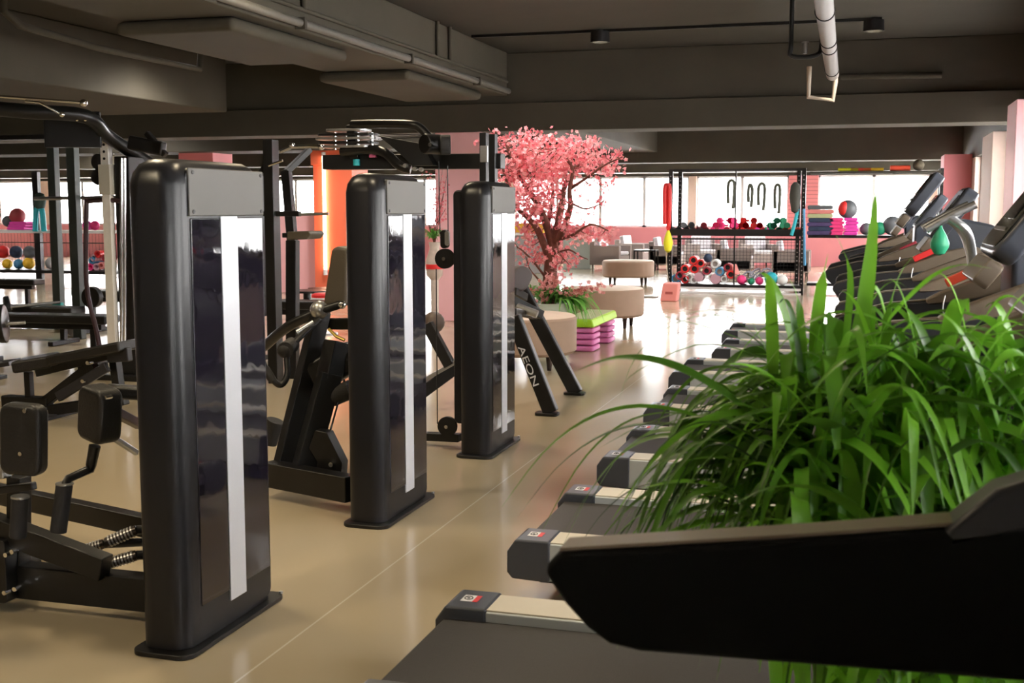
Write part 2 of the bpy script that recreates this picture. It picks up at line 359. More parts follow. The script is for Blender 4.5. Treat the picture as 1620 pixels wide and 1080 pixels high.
# ================================================================== SELECTORISED TOWERS
def tower(root, Y0, near=.62):
    """housing of a weight stack: face towards the aisle at x=-2.14, near end at Y0"""
    X0, X1 = -2.325, -2.155; Y1 = Y0+near; H = 1.665
    # main shell: side profile with rounded top corners, extruded in x, near end rounded
    w = .19
    prof = []
    out = rrect(.185, near, .06, 6, (X0+X1)/2+.005, (Y0+Y1)/2)
    m = MB(); rings = []
    zs = [(.02, 1), (H-.09, 1), (H-.05, .97), (H-.02, .90), (H-.004, .80), (H, .62)]
    cx = (X0+X1)/2+.005; cy = (Y0+Y1)/2
    vs = []; fs = []; n = len(out)
    for z, s in zs:
        dd = (1-s)*.10/.38*1.0
        for (x, y) in out:
            ux = (x-cx); uy = (y-cy); ix = max(0, abs(ux)-dd*.75); iy = max(0, abs(uy)-dd)
            vs.append((cx+math.copysign(ix, ux), cy+math.copysign(iy, uy), z))
    for i in range(len(zs)-1):
        for j in range(n): fs.append((i*n+j, i*n+(j+1) % n, (i+1)*n+(j+1) % n, (i+1)*n+j))
    fs.append(tuple(range((len(zs)-1)*n, len(zs)*n))); fs.append(tuple(reversed(range(n))))
    m.add(vs, fs); sh = m.build('tower_shell', SHELL, root, smooth=50)
    # raised frame round the panel
    XF = -2.142
    MB().prism(rrect(near-.10, H-.06, .035, 5, Y0+.05+(near-.10)/2+.03, (H-.06)/2+.03), X1-.02, XF, 'x').build('panel_frame', SHELL, root, bevel=.006)
    ya, yb = Y0+.10, Y1-.035
    MB().box((XF-.002, ya, .145), (XF+.004, yb, 1.468)).build('gloss_panel', GLOSS, root, bevel=.003)
    MB().box((XF-.002, ya-.012, 1.475), (XF+.007, yb+.008, 1.635)).build('nameplate', PLATE, root, bevel=.004)
    ym = (ya+yb)/2-.0
    MB().box((XF, ym-.055, .105), (XF+.007, ym+.055, 1.473)).build('aluminium_strip', STRIP, root, bevel=.001)
    for (y, z) in ((ya+.012, 1.62), (yb-.012, 1.62), (ya+.012, 1.49), (yb-.012, 1.49)):
        MB().cyl((XF, y, z), (XF+.010, y, z), .007, 10).build('screw', BLACK, root)
    # piping ridge
    MB().tube([(-2.155, Y0+.06, .05), (-2.155, Y0+.06, H-.10)], .008).build('shell_ridge', SHELL, root)
    MB().prism(rrect(.232, near+.085, .05, 6, (X0+X1)/2+.012, (Y0+Y1)/2+.005), 0, .018, 'z').build('foot_plate', BLACK, root, bevel=.004)
    MB().cyl((-2.13, Y1+.03, .018), (-2.13, Y1+.03, .026), .009, 6).build('anchor_bolt', STEEL, root)

# ---- machine 1 (inner thigh) --------------------------------------------------
m1 = thing('hip_adductor_machine', 'nearest black weight machine at the left with thigh pads and foot pegs', 'exercise machine', (-2.6, 3.8, 0))
tower(m1, 3.385)
B = lambda u0, v0, Y0, u1, v1, Y1, w, h, name, m=BLACK, par=m1, bev=.006: MB().bar(pt(u0, v0, Y0), pt(u1, v1, Y1), w, h).build(name, m, par, bevel=bev)
MB().box((-3.75, 3.62, .045), (-2.3, 3.70, .172)).build('base_beam', BLACK, m1, bevel=.006)
MB().bar((-3.75, 4.36, .235), (-2.33, 3.93, .235), .06, .085).build('cross_beam', BLACK, m1, bevel=.006)
B(-60, 812, 3.62, 168, 898, 3.62, .07, .09, 'diagonal_beam')
MB().prism(rrect(.13, .24, .02, 3, pt(0, 905, 3.6).x-.005, .165), 3.56, 3.76, 'y').build('beam_bracket', BLACK, m1, bevel=.004)
for (u, v) in ((8, 878), (18, 873), (6, 938), (22, 932)):
    p = pt(u, v, 3.55); MB().cyl(p, p+Vector((0, .03, 0)), .009, 8).build('bolt', CHROME, m1)
# uprights that carry the pads
MB().bar(pt(30, 905, 3.66), pt(30, 752, 3.66), .06, .07).build('pad_post', BLACK, m1, bevel=.005)
def pad(name, c, w, h, t_, rz, tilt, par, m=LEATHER, r=.04):
    q = Matrix.Rotation(rz, 3, 'Z') @ Matrix.Rotation(tilt, 3, 'Y')
    mb = MB(); poly = rrect(w, h, r, 5)
    mb.prism(poly, -t_/2, t_/2, 'y'); mb.v = [q @ v + Vector(c) for v in mb.v]
    return mb.build(name, m, par, bevel=min(.02, t_*.4), seg=4)
pad('thigh_pad', pt(38, 694, 3.55), .165, .262, .07, R(6), R(3), m1)
pad('thigh_pad', pt(158, 654, 3.70), .155, .205, .10, R(-22), R(8), m1)
MB().prism([(0, 0), (.16, 0), (.16, -.04), (.09, -.05), (.07, -.17), (0, -.17)], 3.62, 3.70, 'y')
for (u, v, Y) in ((38, 650, 3.51), (31, 718, 3.51)): 
    p = pt(u, v, Y); MB().cyl(p, p+Vector((0, .02, 0)), .008, 8).build('bolt', CHROME, m1)
for (u, v, Y) in ((166, 629, 3.64), (154, 692, 3.64)): 
    p = pt(u, v, Y); MB().cyl(p, p+Vector((.005, .03, 0)), .008, 8).build('bolt', CHROME, m1)
B(172, 618, 3.78, 230, 622, 3.9, .12, .05, 'pad_arm', LEATHER, bev=.02)
B(176, 648, 3.74, 222, 672, 3.95, .04, .035, 'pad_arm', mat('reddish tube', (.09, .05, .05), .4))
B(176, 690, 3.74, 216, 716, 3.95, .022, .022, 'link_rod', STEEL)
MB().tube([pt(150, 705, 3.7), pt(144, 735, 3.7), pt(142, 742, 3.7), pt(108, 757, 3.62), pt(102, 768, 3.6)], [.022, .02, .018, .016, .014], 10).build('crank_arm', BLACK, m1)
MB().cyl(pt(102, 766, 3.6), pt(92, 842, 3.58), .03, 20).build('foam_roller_pad', RUBBER, m1, bevel=.006)
MB().tube([pt(102, 766, 3.6), pt(102, 764, 3.6)], .032, 20).build('roller_collar', STEEL, m1)
MB().cyl(pt(32, 786, 3.5), pt(28, 850, 3.5), .03, 20).build('foam_roller_pad', RUBBER, m1, bevel=.006)
MB().tube([pt(32, 787, 3.5), pt(32, 784, 3.5)], .032, 20).build('roller_collar', STEEL, m1)
B(-20, 745, 3.62, 12, 745, 3.62, .05, .05, 'pad_hub', STEEL)
B(0, 775, 3.6, 55, 768, 3.6, .03, .03, 'pad_hub')
for k, (u0, v0, u1, v1, Y) in enumerate(((168, 858, 216, 838, 3.75), (120, 874, 164, 860, 3.95), (168, 892, 216, 878, 3.72))):
    p, q = pt(u0, v0, Y), pt(u1, v1, Y+.05); mb = MB().cyl(p, q, .02, 16)
    pg = mb.build('foot_peg', mat('knurled peg', (.05, .04, .035), .3, metal=.6), m1)
    d = (q-p); rg = MB()
    for i in range(1, 9): rg.tube([p+d*(i/9.5), p+d*((i+.45)/9.5)], .023, 14)
    rg.build('knurling', STEEL, pg)
    MB().cyl(q, q+Vector((.12, .1, -.01)), .018, 10).build('peg_arm', BLACK, m1)

# ---- machine 2 -----------------------------------------------------------------
m2 = thing('leg_extension_machine', 'middle black weight machine with slanted posts, U-shaped handle and tall backrest pad', 'exercise machine', (-2.8, 5.5, 0))
tower(m2, 5.085)
B2 = lambda *a, **k: B(*a, par=m2, **k)
MB().bar(pt(425, 748, 5.5), pt(556, 773, 5.3), .09, .13).build('base_beam', BLACK, m2, bevel=.006)
B2(448, 735, 5.55, 508, 492, 5.75, .07, .09, 'slanted_post')
B2(438, 742, 5.5, 458, 734, 5.6, .12, .03, 'post_foot', STEEL)
B2(478, 752, 5.5, 522, 590, 5.6, .11, .11, 'main_post')
B2(520, 600, 5.6, 533, 540, 5.65, .10, .10, 'main_post')
B2(496, 600, 5.7, 560, 560, 5.7, .12, .17, 'cam_housing', bev=.03)
MB().prism([(pt(u, v, 5.5).x, pt(u, v, 5.5).z) for u, v in ((504, 678), (522, 682), (546, 730), (544, 756), (505, 752), (507, 728), (494, 706))], 5.46, 5.54, 'y').build('gusset_plate', BLACK, m2, bevel=.004)
p = pt(523, 735, 5.44); MB().cyl(p, p+Vector((0, .03, 0)), .012, 10).build('bolt', CHROME, m2)
B2(428, 600, 5.9, 425, 600, 5.9, .01, .01, 'pin') if 0 else None
MB().tube(smoothpts([pt(505, 505, 5.7), pt(458, 552, 5.5), pt(455, 590, 5.45), pt(447, 607, 5.42), pt(436, 605, 5.4), pt(420, 582, 5.4), pt(410, 560, 5.4)], 5), .017, 12).build('lower_handle', BLACK, m2)
MB().tube([pt(432, 603, 5.4), pt(420, 583, 5.4)], .022, 14).build('handle_grip', RUBBER, m2)
MB().ball(pt(452, 553, 5.48), .045, 16).cyl(pt(452, 553, 5.45), pt(462, 545, 5.55), .04, 16).build('roller_end', RUBBER, m2)
MB().tube(smoothpts([pt(418, 548, 5.9), pt(455, 517, 5.8), pt(500, 495, 5.75), pt(512, 486, 5.75)], 5), .028, 12).build('upper_lever', BLACK, m2)
MB().tube([pt(470, 526, 5.6), pt(496, 510, 5.65)], .016, 12).build('lever_sleeve', STEEL, m2)
MB().ball(pt(505, 490, 5.72), .05, 14).build('pivot_hub', STEEL, m2)
MB().tube([pt(505, 492, 5.7), pt(540, 481, 5.75)], .022, 12).build('pivot_arm', BLACK, m2)
MB().ball(pt(541, 482, 5.72), .022, 12).build('pivot_cap', CHROME, m2)
B2(520, 512, 5.8, 556, 512, 5.8, .05, .06, 'seat_rail')
bp = MB().prism([(pt(u, v, 6.0).x, pt(u, v, 6.0).z) for u, v in ((536, 392), (545, 389), (562, 392), (560, 482), (524, 482), (524, 470))], 5.9, 6.25, 'y').build('backrest_pad', PUTTY, m2, bevel=.02, seg=3)
MB().tube([pt(545, 600, 5.6), pt(512, 720, 5.5)], .005, 6).build('steel_cable', BLACK, m2)
MB().tube([pt(520, 520, 5.7), pt(532, 532, 5.7), pt(545, 538, 5.7)], .009, 8).build('spring_link', mat('brass', (.45, .33, .08), .3, metal=.8), m2)
MB().cyl(pt(525, 628, 5.6), pt(556, 615, 5.6), .05, 16).build('shin_roller', RUBBER, m2)
MB().cyl(pt(424, 700, 5.85), pt(436, 665, 5.85), .05, 16).build('shin_roller', RUBBER, m2)

# ---- machine 3 with pulley column --------------------------------------------------
m3 = thing('cable_pulley_machine', 'farthest black weight machine with overhead boom, hanging pulleys and cables', 'exercise machine', (-2.5, 7.1, 0))
tower(m3, 6.72, .60)
B3 = lambda *a, **k: B(*a, par=m3, **k)
MB().prism(rrect(.10, 1.42, .03, 4, -2.335, .90), 6.80, 7.05, 'y').build('rear_shell', SHELL, m3, bevel=.01)
for (u, y) in ((766, 7.0), (780, 7.15)):
    p = pt(u, 262, y); MB().box((p.x-.022, y-.03, 1.66), (p.x+.022, y+.03, 1.96)).build('mast', BLACK, m3, bevel=.004)
p = pt(766, 252, 6.96); MB().box((p.x-.024, 6.95, 1.78), (p.x+.024, 6.97, 1.88)).build('mast_cap', STEEL, m3, bevel=.003)
B3(515, 257, 7.2, 796, 255, 7.2, .10, .095, 'cross_beam')
MB().tube(smoothpts([pt(557, 197, 7.1), pt(600, 196, 7.05), pt(648, 197, 7.0), pt(665, 203, 7.0), pt(682, 222, 7.0)], 6), .028, 14).build('boom', BLACK, m3)
B3(556, 197, 7.12, 562, 250, 7.15, .06, .05, 'boom_post')
p = pt(685, 228, 6.98); MB().cyl(p+Vector((-.04,-.05,0)), p+Vector((.03,.07,0)), .062, 20).build('pulley_housing', BLACK, m3, bevel=.01)
p = pt(704, 229, 7.0); hb = MB().cyl(p+Vector((-.03,.0,0)), p+Vector((.03,.02,0)), .062, 24).build('pulley_wheel', RUBBER, m3, bevel=.008)
p = pt(680, 229, 6.88); MB().cyl(p, p+Vector((0,.03,0)), .011, 12).build('bolt', CHROME, m3)
MB().prism([(pt(u, v, 7.1).x, pt(u, v, 7.1).z) for u, v in ((602, 215), (640, 222), (672, 228), (690, 262), (655, 262), (632, 240))], 7.06, 7.14, 'y').build('support_plate', BLACK, m3, bevel=.004)
MB().tube([pt(598, 211, 7.1), pt(670, 214, 7.05)], .003, 6).tube([pt(598, 220, 7.1), pt(670, 217, 7.05)], .003, 6).build('upper_cable', BLACK, m3)
# stacked plates and pulleys at the left end of the boom
for k, (v, w, m) in enumerate(((206, 34, STEEL), (213, 48, BLACK), (219, 52, STEEL), (226, 46, BLACK), (232, 40, STEEL))):
    c = pt(552, v, 7.15); r = px2m(w, c)
    MB().prism(rrect(2*r, .16, .04, 4, c.x, c.y), c.z-.009, c.z+.006, 'z').build('pulley_plate', m, m3, bevel=.002)
for u in (530, 548, 566, 588):
    c = pt(u, 222, 7.12); MB().cyl(c-Vector((0,0,.06)), c+Vector((0,0,.05)), .012, 10).build('pulley_bolt', CHROME, m3)
MB().tube(smoothpts([pt(540, 240, 7.12), pt(600, 238, 7.1), pt(632, 262, 7.0), pt(650, 268, 7.0)], 5), .03, 12).build('lower_arm', BLACK, m3)
for u, v in ((640, 262), (655, 267), (665, 268)):
    c = pt(u, v, 6.93); MB().cyl(c, c+Vector((0, .03, 0)), .013, 8).build('bolt', STEEL, m3)
c = pt(564, 257, 7.12); MB().cyl(c-Vector((0,0,.02)), c+Vector((0,0,.02)), .022, 14).build('bumper', TEAL, m3)
MB().box(tuple(pt(584, 249, 7.12)), tuple(pt(596, 241, 7.14))).build('warning_sticker', mat('pink sticker', (.7, .15, .3), .5), m3)
# cables with travelling pulleys
for u0, v0, u1, v1 in ((694, 255, 696, 370), (708, 262, 709, 370), (690, 425, 692, 670), (719, 425, 721, 655)):
    MB().tube([pt(u0, v0, 7.0), pt(u1, v1, 7.0)], .0035, 6).build('steel_cable', BLACK, m3)
c = pt(704, 378, 7.0); MB().prism(rrect(.05, .115, .024, 5, c.x, c.z), 6.975, 7.025, 'y').build('pulley_bracket', BLACK, m3, bevel=.005)
c = pt(707, 377, 6.965); MB().prism(rrect(.028, .09, .013, 5, c.x, c.z), 6.962, 6.976, 'y').build('bracket_label', STEEL, m3, bevel=.002)
def wheel(c, r, par, w=.03, name='pulley_wheel', rz=0):
    q = Matrix.Rotation(rz, 3, 'Z') @ Matrix.Rotation(R(90), 3, 'X')
    return MB().lathe([(.012, -w/2), (r*.8, -w/2), (r, -w/2), (r*.9, 0), (r, w/2), (r*.8, w/2), (.012, w/2)], c, 28, q).build(name, BLACK, par)
c = pt(704, 409, 6.98); wheel(c, .062, m3); MB().cyl(c-Vector((0,.03,0)), c-Vector((0,.015,0)), .012, 10).build('bolt', CHROME, m3)
c = pt(708, 674, 6.98); wheel(c, .062, m3); MB().cyl(c-Vector((0,.03,0)), c-Vector((0,.015,0)), .012, 10).build('bolt', CHROME, m3)
MB().bar(pt(560, 685, 7.05), pt(728, 692, 7.0), .07, .05).build('base_beam', BLACK, m3, bevel=.005)
MB().bar(pt(640, 648, 7.4), pt(640, 690, 7.4), .16, .16).build('base_block', BLACK, m3, bevel=.01)

# plate-loaded row behind: slanted legs with lettering
m4 = thing('incline_row_bench', 'black incline bench behind the farthest weight tower with two slanted legs lettered AEON', 'exercise machine', (-2.6, 9.0, 0))
B4 = lambda *a, **k: B(*a, par=m4, **k)
legA = (pt(812, 500, 8.30), pt(872, 652, 8.30)); legB = (pt(822, 452, 9.3), pt(912, 622, 9.3))
lg = MB().bar(legA[0], legA[1], .11, .075, (0,1,0)).build('leg', BLACK, m4, bevel=.012)
MB().bar(legB[0], legB[1], .11, .075, (0,1,0)).build('leg', BLACK, m4, bevel=.012)
for (u, v, Y) in ((871, 653, 8.3), (912, 622, 9.3)):
    c = ptz(u, v, .0); MB().prism(rrect(.17, .12, .03, 4, c.x, Y), 0, .022, 'z').build('foot_plate', BLACK, m4, bevel=.004)
me = text_mesh('AEON', .085, 'leg_lettering'); me.materials.append(mat('silver lettering', (.6, .6, .62), .4))
o = bpy.data.objects.new('leg_lettering', me); C.objects.link(o)
d = (legA[1]-legA[0]).normalized(); nrm = Vector((d.z, 0, -d.x)); 
if nrm.x > 0: nrm = nrm
face = Vector((0, -1, 0)); xa = d; za = face; ya = za.cross(xa)
M4 = Matrix(((xa.x, ya.x, za.x), (xa.y, ya.y, za.y), (xa.z, ya.z, za.z)))
c = pt(839, 578, 8.30)+Vector((0, -.0575, 0)); o.parent = lg
o.rotation_euler = M4.to_euler(); o.location = c-m4.location; o.scale = (1.35, .8, 1)
MB().bar(pt(812, 492, 8.3), pt(846, 500, 9.2), .05, .05).build('cross_tube', BLACK, m4, bevel=.006)
MB().bar(pt(800, 470, 8.7), pt(856, 498, 9.0), .06, .07).build('cross_tube', BLACK, m4, bevel=.006)
MB().cyl(pt(818, 485, 8.7), pt(850, 497, 8.7), .03, 14).build('cross_tube', STEEL, m4)
pad('chest_pad', pt(822, 440, 9.0), .16, .20, .12, R(30), R(28), m4, mat('grey brown pad', (.10, .08, .08), .5), .07)
B4(812, 460, 8.9, 830, 470, 9.1, .06, .06, 'pad_neck')
B4(676, 512, 8.3, 712, 578, 8.3, .07, .08, 'rear_leg')
B4(640, 640, 8.2, 735, 570, 8.4, .09, .09, 'slide_rail')
B4(640, 618, 8.2, 722, 572, 8.3, .02, .03, 'slide_guide', STEEL)
MB().ball(pt(686, 510, 8.5), .085, 16).build('knee_pad', mat('brown pad', (.10, .07, .055), .5), m4)

# ================================================================== TREADMILLS
def treadmill(y0, label, shift=0, nose=-.13, clip=None, cz=0, console=True, grp='treadmills along the window side'):
    WD = .95; RW = .17; yc = y0+WD/2; gm = TDARK if nose < -.2 else GRIPT
    t = thing('treadmill', label, 'treadmill', (shift, y0, 0), grp)
    X = lambda x: x+shift
    TL = -1.27; FR = .95
    MB().box((X(TL+.03), y0+RW-.005, .17), (X(.5), y0+WD-RW+.005, .215)).build('running_belt', BELT, t, bevel=.008)
    MB().box((X(TL+.10), y0+.10, .06), (X(.6), y0+WD-.10, .165)).build('deck_frame', TDARK, t, bevel=.006)
    dz = -.022 if nose < -.2 else 0
    for s, ya in ((0, y0), (1, y0+WD-RW)):
        r = MB().box((X(TL+.15), ya, .10), (X(.55), ya+RW, .245)).build('side_rail', RAILSIDE, t, bevel=.006)
        MB().box((X(TL+.15), ya+.008, .245), (X(.55), ya+RW-.008, .25)).build('rail_strip', RAILTOP, r)
        prof = [(X(TL+.17), .255), (X(TL+.17), .095), (X(TL+.02), .10), (X(TL), .125), (X(TL), .205), (X(TL+.035), .255)]
        cp = MB().prism(prof, ya-.006, ya+RW+.006, 'y').build('end_cap', TPLAST, t, bevel=.010, seg=3)
        # round sticker with red edge
        st = MB().box((X(TL+.065), ya+.055, .2555), (X(TL+.105), ya+.115, .2562)).build('sticker', WHITE, cp)
        MB().box((X(TL+.105), ya+.055, .2555), (X(TL+.122), ya+.115, .2562)).build('sticker_edge', RED, cp)
        ring = MB().tube([(X(TL+.085)+.013*cos(2*pi*i/16), ya+.085+.015*sin(2*pi*i/16), .2566) for i in range(16)], .0018, 5, closed=True)
        ring.prism(circ(.005, 10, X(TL+.085), ya+.085), .2562, .2572, 'z'); ring.build('sticker_mark', BLACK, cp)
    for x in (TL+.25, .7):
        for ya in (y0+.10, y0+WD-.10): MB().cyl((X(x), ya, 0), (X(x), ya, .12), .025, 12).build('foot', RUBBER, t)
    hood = [(X(.45), .17), (X(.47), .26), (X(.55), .31), (X(.8), .36), (X(.95), .33), (X(1.02), .20), (X(1.0), .06), (X(.5), .06)]
    MB().prism(hood, y0, y0+WD, 'y').build('motor_hood', TPLAST, t, bevel=.02, seg=3)
    # swept shroud under the console
    sh = smoothpts([(X(.60), 0, .33), (X(.46), 0, .62), (X(.44), 0, .85), (X(.52), 0, 1.06), (X(.66), 0, 1.20)], 5)
    bk = smoothpts([(X(.86), 0, 1.22), (X(.92), 0, 1.0), (X(.86), 0, .7), (X(.84), 0, .33)], 4)
    MB().prism([(p.x, p.z) for p in sh+bk], y0+.15, y0+WD-.15, 'y').build('front_shroud', TPLAST, t, bevel=.03, seg=4)
    for ya in (y0+.015, y0+WD-.085):
        yb = ya+.07
        arm = [(X(nose), 1.012), (X(nose+.004), 1.036+dz*.5), (X(nose+.018), 1.052+dz*.5), (X(.10), 1.112+dz), (X(.62), 1.165), (X(.74), 1.16), (X(.70), .98), (X(.50), .935), (X(nose+.13), .917), (X(nose+.09), .923), (X(nose+.06), .942), (X(nose+.03), .972)]
        am = MB().prism(arm, ya, yb, 'y').build('side_arm', ARMBLACK if nose < -.2 else TDARK, t, bevel=.010, seg=3)
        tp = MB().prism([(X(nose+.02), 1.054+dz*.5), (X(.10), 1.113+dz), (X(.5), 1.155), (X(.5), 1.160), (X(.10), 1.118+dz), (X(nose+.02), 1.059+dz*.5)], ya+.008, yb-.008, 'y').build('arm_top', GRIPT, am, bevel=.001)
        sw = [(X(.24), 1.100+dz), (X(.245), 1.135+dz), (X(.30), 1.165), (X(.52), 1.255), (X(.66), 1.285), (X(.74), 1.25), (X(.62), 1.19), (X(.32), 1.11)]
        g = MB().prism(sw, ya+.0, yb-.0, 'y').build('hand_grip', gm, t, bevel=.010, seg=3)
        if nose > -.2: MB().tube([(X(.50), (ya+yb)/2, 1.15), (X(.22), (ya+yb)/2, .93), (X(.10), (ya+yb)/2, .84)], .017, 12).build('brace_tube', CHROME, t)
        MB().prism([(X(.62), .30), (X(.70), .30), (X(.76), 1.0), (X(.74), 1.18), (X(.64), 1.16), (X(.66), 1.0)], ya+.005, yb-.005, 'y').build('upright', TPLAST, t, bevel=.010)
    # console
    th = math.atan2(.27, .20); L = .36
    c0 = Vector((X(.42), 0, 1.345+cz)); ud = Vector((cos(th), 0, sin(th))); nd = Vector((-sin(th), 0, cos(th)))
    poly = rrect(.56, L, .07, 6, yc, L/2)
    def slab(poly, t0, t1):
        mb = MB(); n = len(poly)
        vs = [c0+ud*b+nd*tt+Vector((0, a, 0)) for tt in (t0, t1) for a, b in poly]
        return mb.add(vs, [tuple(range(n)), tuple(reversed(range(n, 2*n)))]+[(i, i+n, (i+1) % n+n, (i+1) % n) for i in range(n)])
    if console:
        cs = slab(poly, -.085, 0).build('console', TPLAST, t, bevel=.018, seg=4)
        slab(rrect(.49, L-.05, .05, 6, yc, L/2), 0, .006).build('console_face', SCREEN, cs, bevel=.002)
        slab(rrect(.32, .15, .01, 3, yc, .22), .006, .009).build('display', mat('display glass', (.015, .015, .015), .08), cs)
        slab(rrect(.34, .015, .006, 3, yc, .10), .006, .010).build('button_row', STEEL, cs)
        slab(rrect(.5, .10, .02, 4, yc, -.06), -.07, -.01).build('console_tray', GRIPT, t, bevel=.008)
        MB().prism([(X(.50), 1.17), (X(.50), 1.36), (X(.62), 1.44), (X(.80), 1.40), (X(.84), 1.17)], yc-.18, yc+.18, 'y').build('console_neck', TPLAST, t, bevel=.02, seg=3)
    else:
        MB().tube(smoothpts([(X(.28), yc-.2, 1.40), (X(.40), yc-.2, 1.47), (X(.50), yc-.2, 1.52)], 4), .020, 12).build('handlebar', STEEL, t)
        MB().tube(smoothpts([(X(.28), yc+.2, 1.40), (X(.40), yc+.2, 1.47), (X(.50), yc+.2, 1.52)], 4), .020, 12).build('handlebar', STEEL, t)
        MB().tube(smoothpts([(X(.38), yc-.2, 1.46), (X(.46), yc-.2, 1.40), (X(.50), yc-.1, 1.30), (X(.52), yc, 1.15)], 5), .02, 12).tube(smoothpts([(X(.38), yc+.2, 1.46), (X(.46), yc+.2, 1.40), (X(.50), yc+.1, 1.30), (X(.52), yc, 1.15)], 5), .02, 12).build('bar_stem', STEEL, t)
    if clip:
        cx, cy, cm = clip
        MB().bar((X(cx), y0+(WD-.05 if cy > .5 else .05), 1.20), (X(cx+.11), y0+(WD-.05 if cy > .5 else .05), 1.255), .045, .035).build('safety_clip', cm, t, bevel=.005)
        MB().tube(smoothpts([(X(cx), y0+(WD-.05 if cy > .5 else .05)-.03, 1.16), (X(cx-.01), y0+(WD-.05 if cy > .5 else .05)-.05, 1.09), (X(cx+.02), y0+(WD-.05 if cy > .5 else .05)-.05, 1.03), (X(cx), y0+(WD-.05 if cy > .5 else .05)-.05, .98)], 4), .003, 6).build('clip_cord', STEEL, t)
    return t
treadmill(.635, 'closest treadmill with its long black side arm across the foreground', -.14, -.26)
treadmill(2.65, 'treadmill right behind the leafy plant, its dark belt in the lower foreground')
treadmill(4.22, 'treadmill beyond the plant with a red safety clip on its bronze grip', clip=(.32, .745, REDS))
treadmill(5.80, 'treadmill with curved grey handlebars instead of a console, third beyond the plant', console=False)
treadmill(7.40, 'fourth treadmill in the row beyond the plant, red clip on its grip', -.05, clip=(.33, .03, RED))
treadmill(9.04, 'fifth treadmill in the row, set back slightly into the aisle, with a taller console', -.15, cz=.14, clip=(.40, .03, DKRED))
treadmill(10.67, 'second farthest treadmill in the row, near the long storage rack', -.02)
treadmill(12.3, 'farthest treadmill in the row, next to the pink window column', -.12)

c = Vector((.345, 6.075, 1.345))
bag = MB().lathe([(1e-6, -.07), (.025, -.06), (.042, -.03), (.045, -.01), (.03, .03), (.012, .06), (.004, .09)], c, 16).build('stretch_pouch', GREEN); tag(bag, 'green pouch hanging from the curved grey handlebars of the treadmill without console', 'pouch')

# ================================================================== LEAFY PLANT
def blade(pts, w, tin, V, F, T, fold=.25, side=None):
    """arching leaf along pts (smoothed), widest at a third"""
    P_ = smoothpts(pts, 3); n = len(P_); base = len(V)
    for i, p in enumerate(P_):
        f = i/(n-1); ww = w*(min(1, .35+f*2.6) if f < .25 else 1)*(1-max(0, (f-.45)/.55)**1.6)+.0006
        d = (P_[min(i+1, n-1)]-P_[max(i-1, 0)]).normalized()
        s = side if side else d.cross(Vector((0,0,1)))
        if s.length < .15: s = Vector((1,0,0))
        s = (s-d*s.dot(d)).normalized(); nn = s.cross(d).normalized()
        V += [p-s*ww/2, p-nn*ww*fold*.5, p+s*ww/2]; T += [tin]*3
    for i in range(n-1):
        a = base+3*i; F += [(a, a+1, a+4, a+3), (a+1, a+2, a+5, a+4)]
V = []; F = []; T = []
rnd = random.Random(11)
def arc(root, az, reach, rise, droop):
    dx, dy = cos(az), sin(az); out = []
    for i in range(7):
        f = i/6; out.append(root+Vector((dx*reach*f, dy*reach*f, rise*4*f*(1-.5*f)*.5-droop*f*f*f)))
    return out
thin = False
def okp(pl):   # keep leaves clear of the near arm and the next treadmill's arm; the crown is narrower at the top
    for p in pl:
        if p.y < 1.68 or (p.y > 2.60 and p.x > -.2): return False
        if p.z < .3 or (p.z < .72 and p.x < -.12): return False
        if p.x < -.20-(1.27-p.z)*.72 and not thin: return False
    return True
def grow(n, xs, zs, az0, azs, reach, rise, droop, ws, tm, ts):
    global thin
    k = 0; tries = 0
    while k < n and tries < n*30:
        tries += 1; thin = rnd.random() < .12
        root = Vector((rnd.uniform(*xs), rnd.gauss(2.18, .09), rnd.uniform(*zs)))
        az = rnd.uniform(0, 2*pi) if az0 is None else az0+rnd.gauss(0, azs)
        rc = rnd.uniform(*reach)*(1 if abs(cos(az)) > .5 else .7)
        pl = arc(root, az, rc, rnd.uniform(*rise), rnd.uniform(*droop))
        if not okp(pl): continue
        blade(pl, rnd.choice(ws), min(1, max(0, rnd.gauss(tm, ts))), V, F, T, side=Vector((sin(az), -cos(az), rnd.gauss(0, .5)))); k += 1
grow(200, (-.14, .45), (.68, .95), None, 0, (.15, .45), (.05, .30), (.02, .35), (.014, .02, .026, .034), .5, .25)
grow(170, (-.12, .42), (.85, 1.18), None, 0, (.15, .42), (.04, .22), (.02, .35), (.012, .018, .026), .5, .25)
grow(110, (-.10, .40), (.70, 1.0), None, 0, (.06, .22), (.18, .36), (.0, .08), (.012, .018, .026, .034), .55, .22)
grow(150, (-.22, .05), (.88, 1.16), pi, .5, (.18, .46), (.0, .14), (.18, .50), (.008, .012, .016, .022), .28, .18)
grow(110, (.20, .45), (.78, 1.02), 0, .7, (.2, .5), (.05, .22), (.05, .40), (.014, .02, .026), .75, .2)
grow(70, (-.10, .30), (.95, 1.1), -pi/2, .7, (.10, .25), (.02, .10), (.25, .50), (.016, .024, .032), .5, .25)
grow(150, (-.16, .42), (1.0, 1.2), None, 0, (.12, .38), (.08, .22), (.0, .25), (.012, .018, .026, .032), .55, .25)
grow(60, (-.16, .40), (1.0, 1.16), None, 0, (.04, .16), (.16, .26), (.0, .05), (.010, .016, .024), .6, .22)
grow(60, (-.16, .0), (1.0, 1.16), pi, .7, (.10, .32), (.06, .18), (.0, .22), (.012, .018, .024), .5, .22)
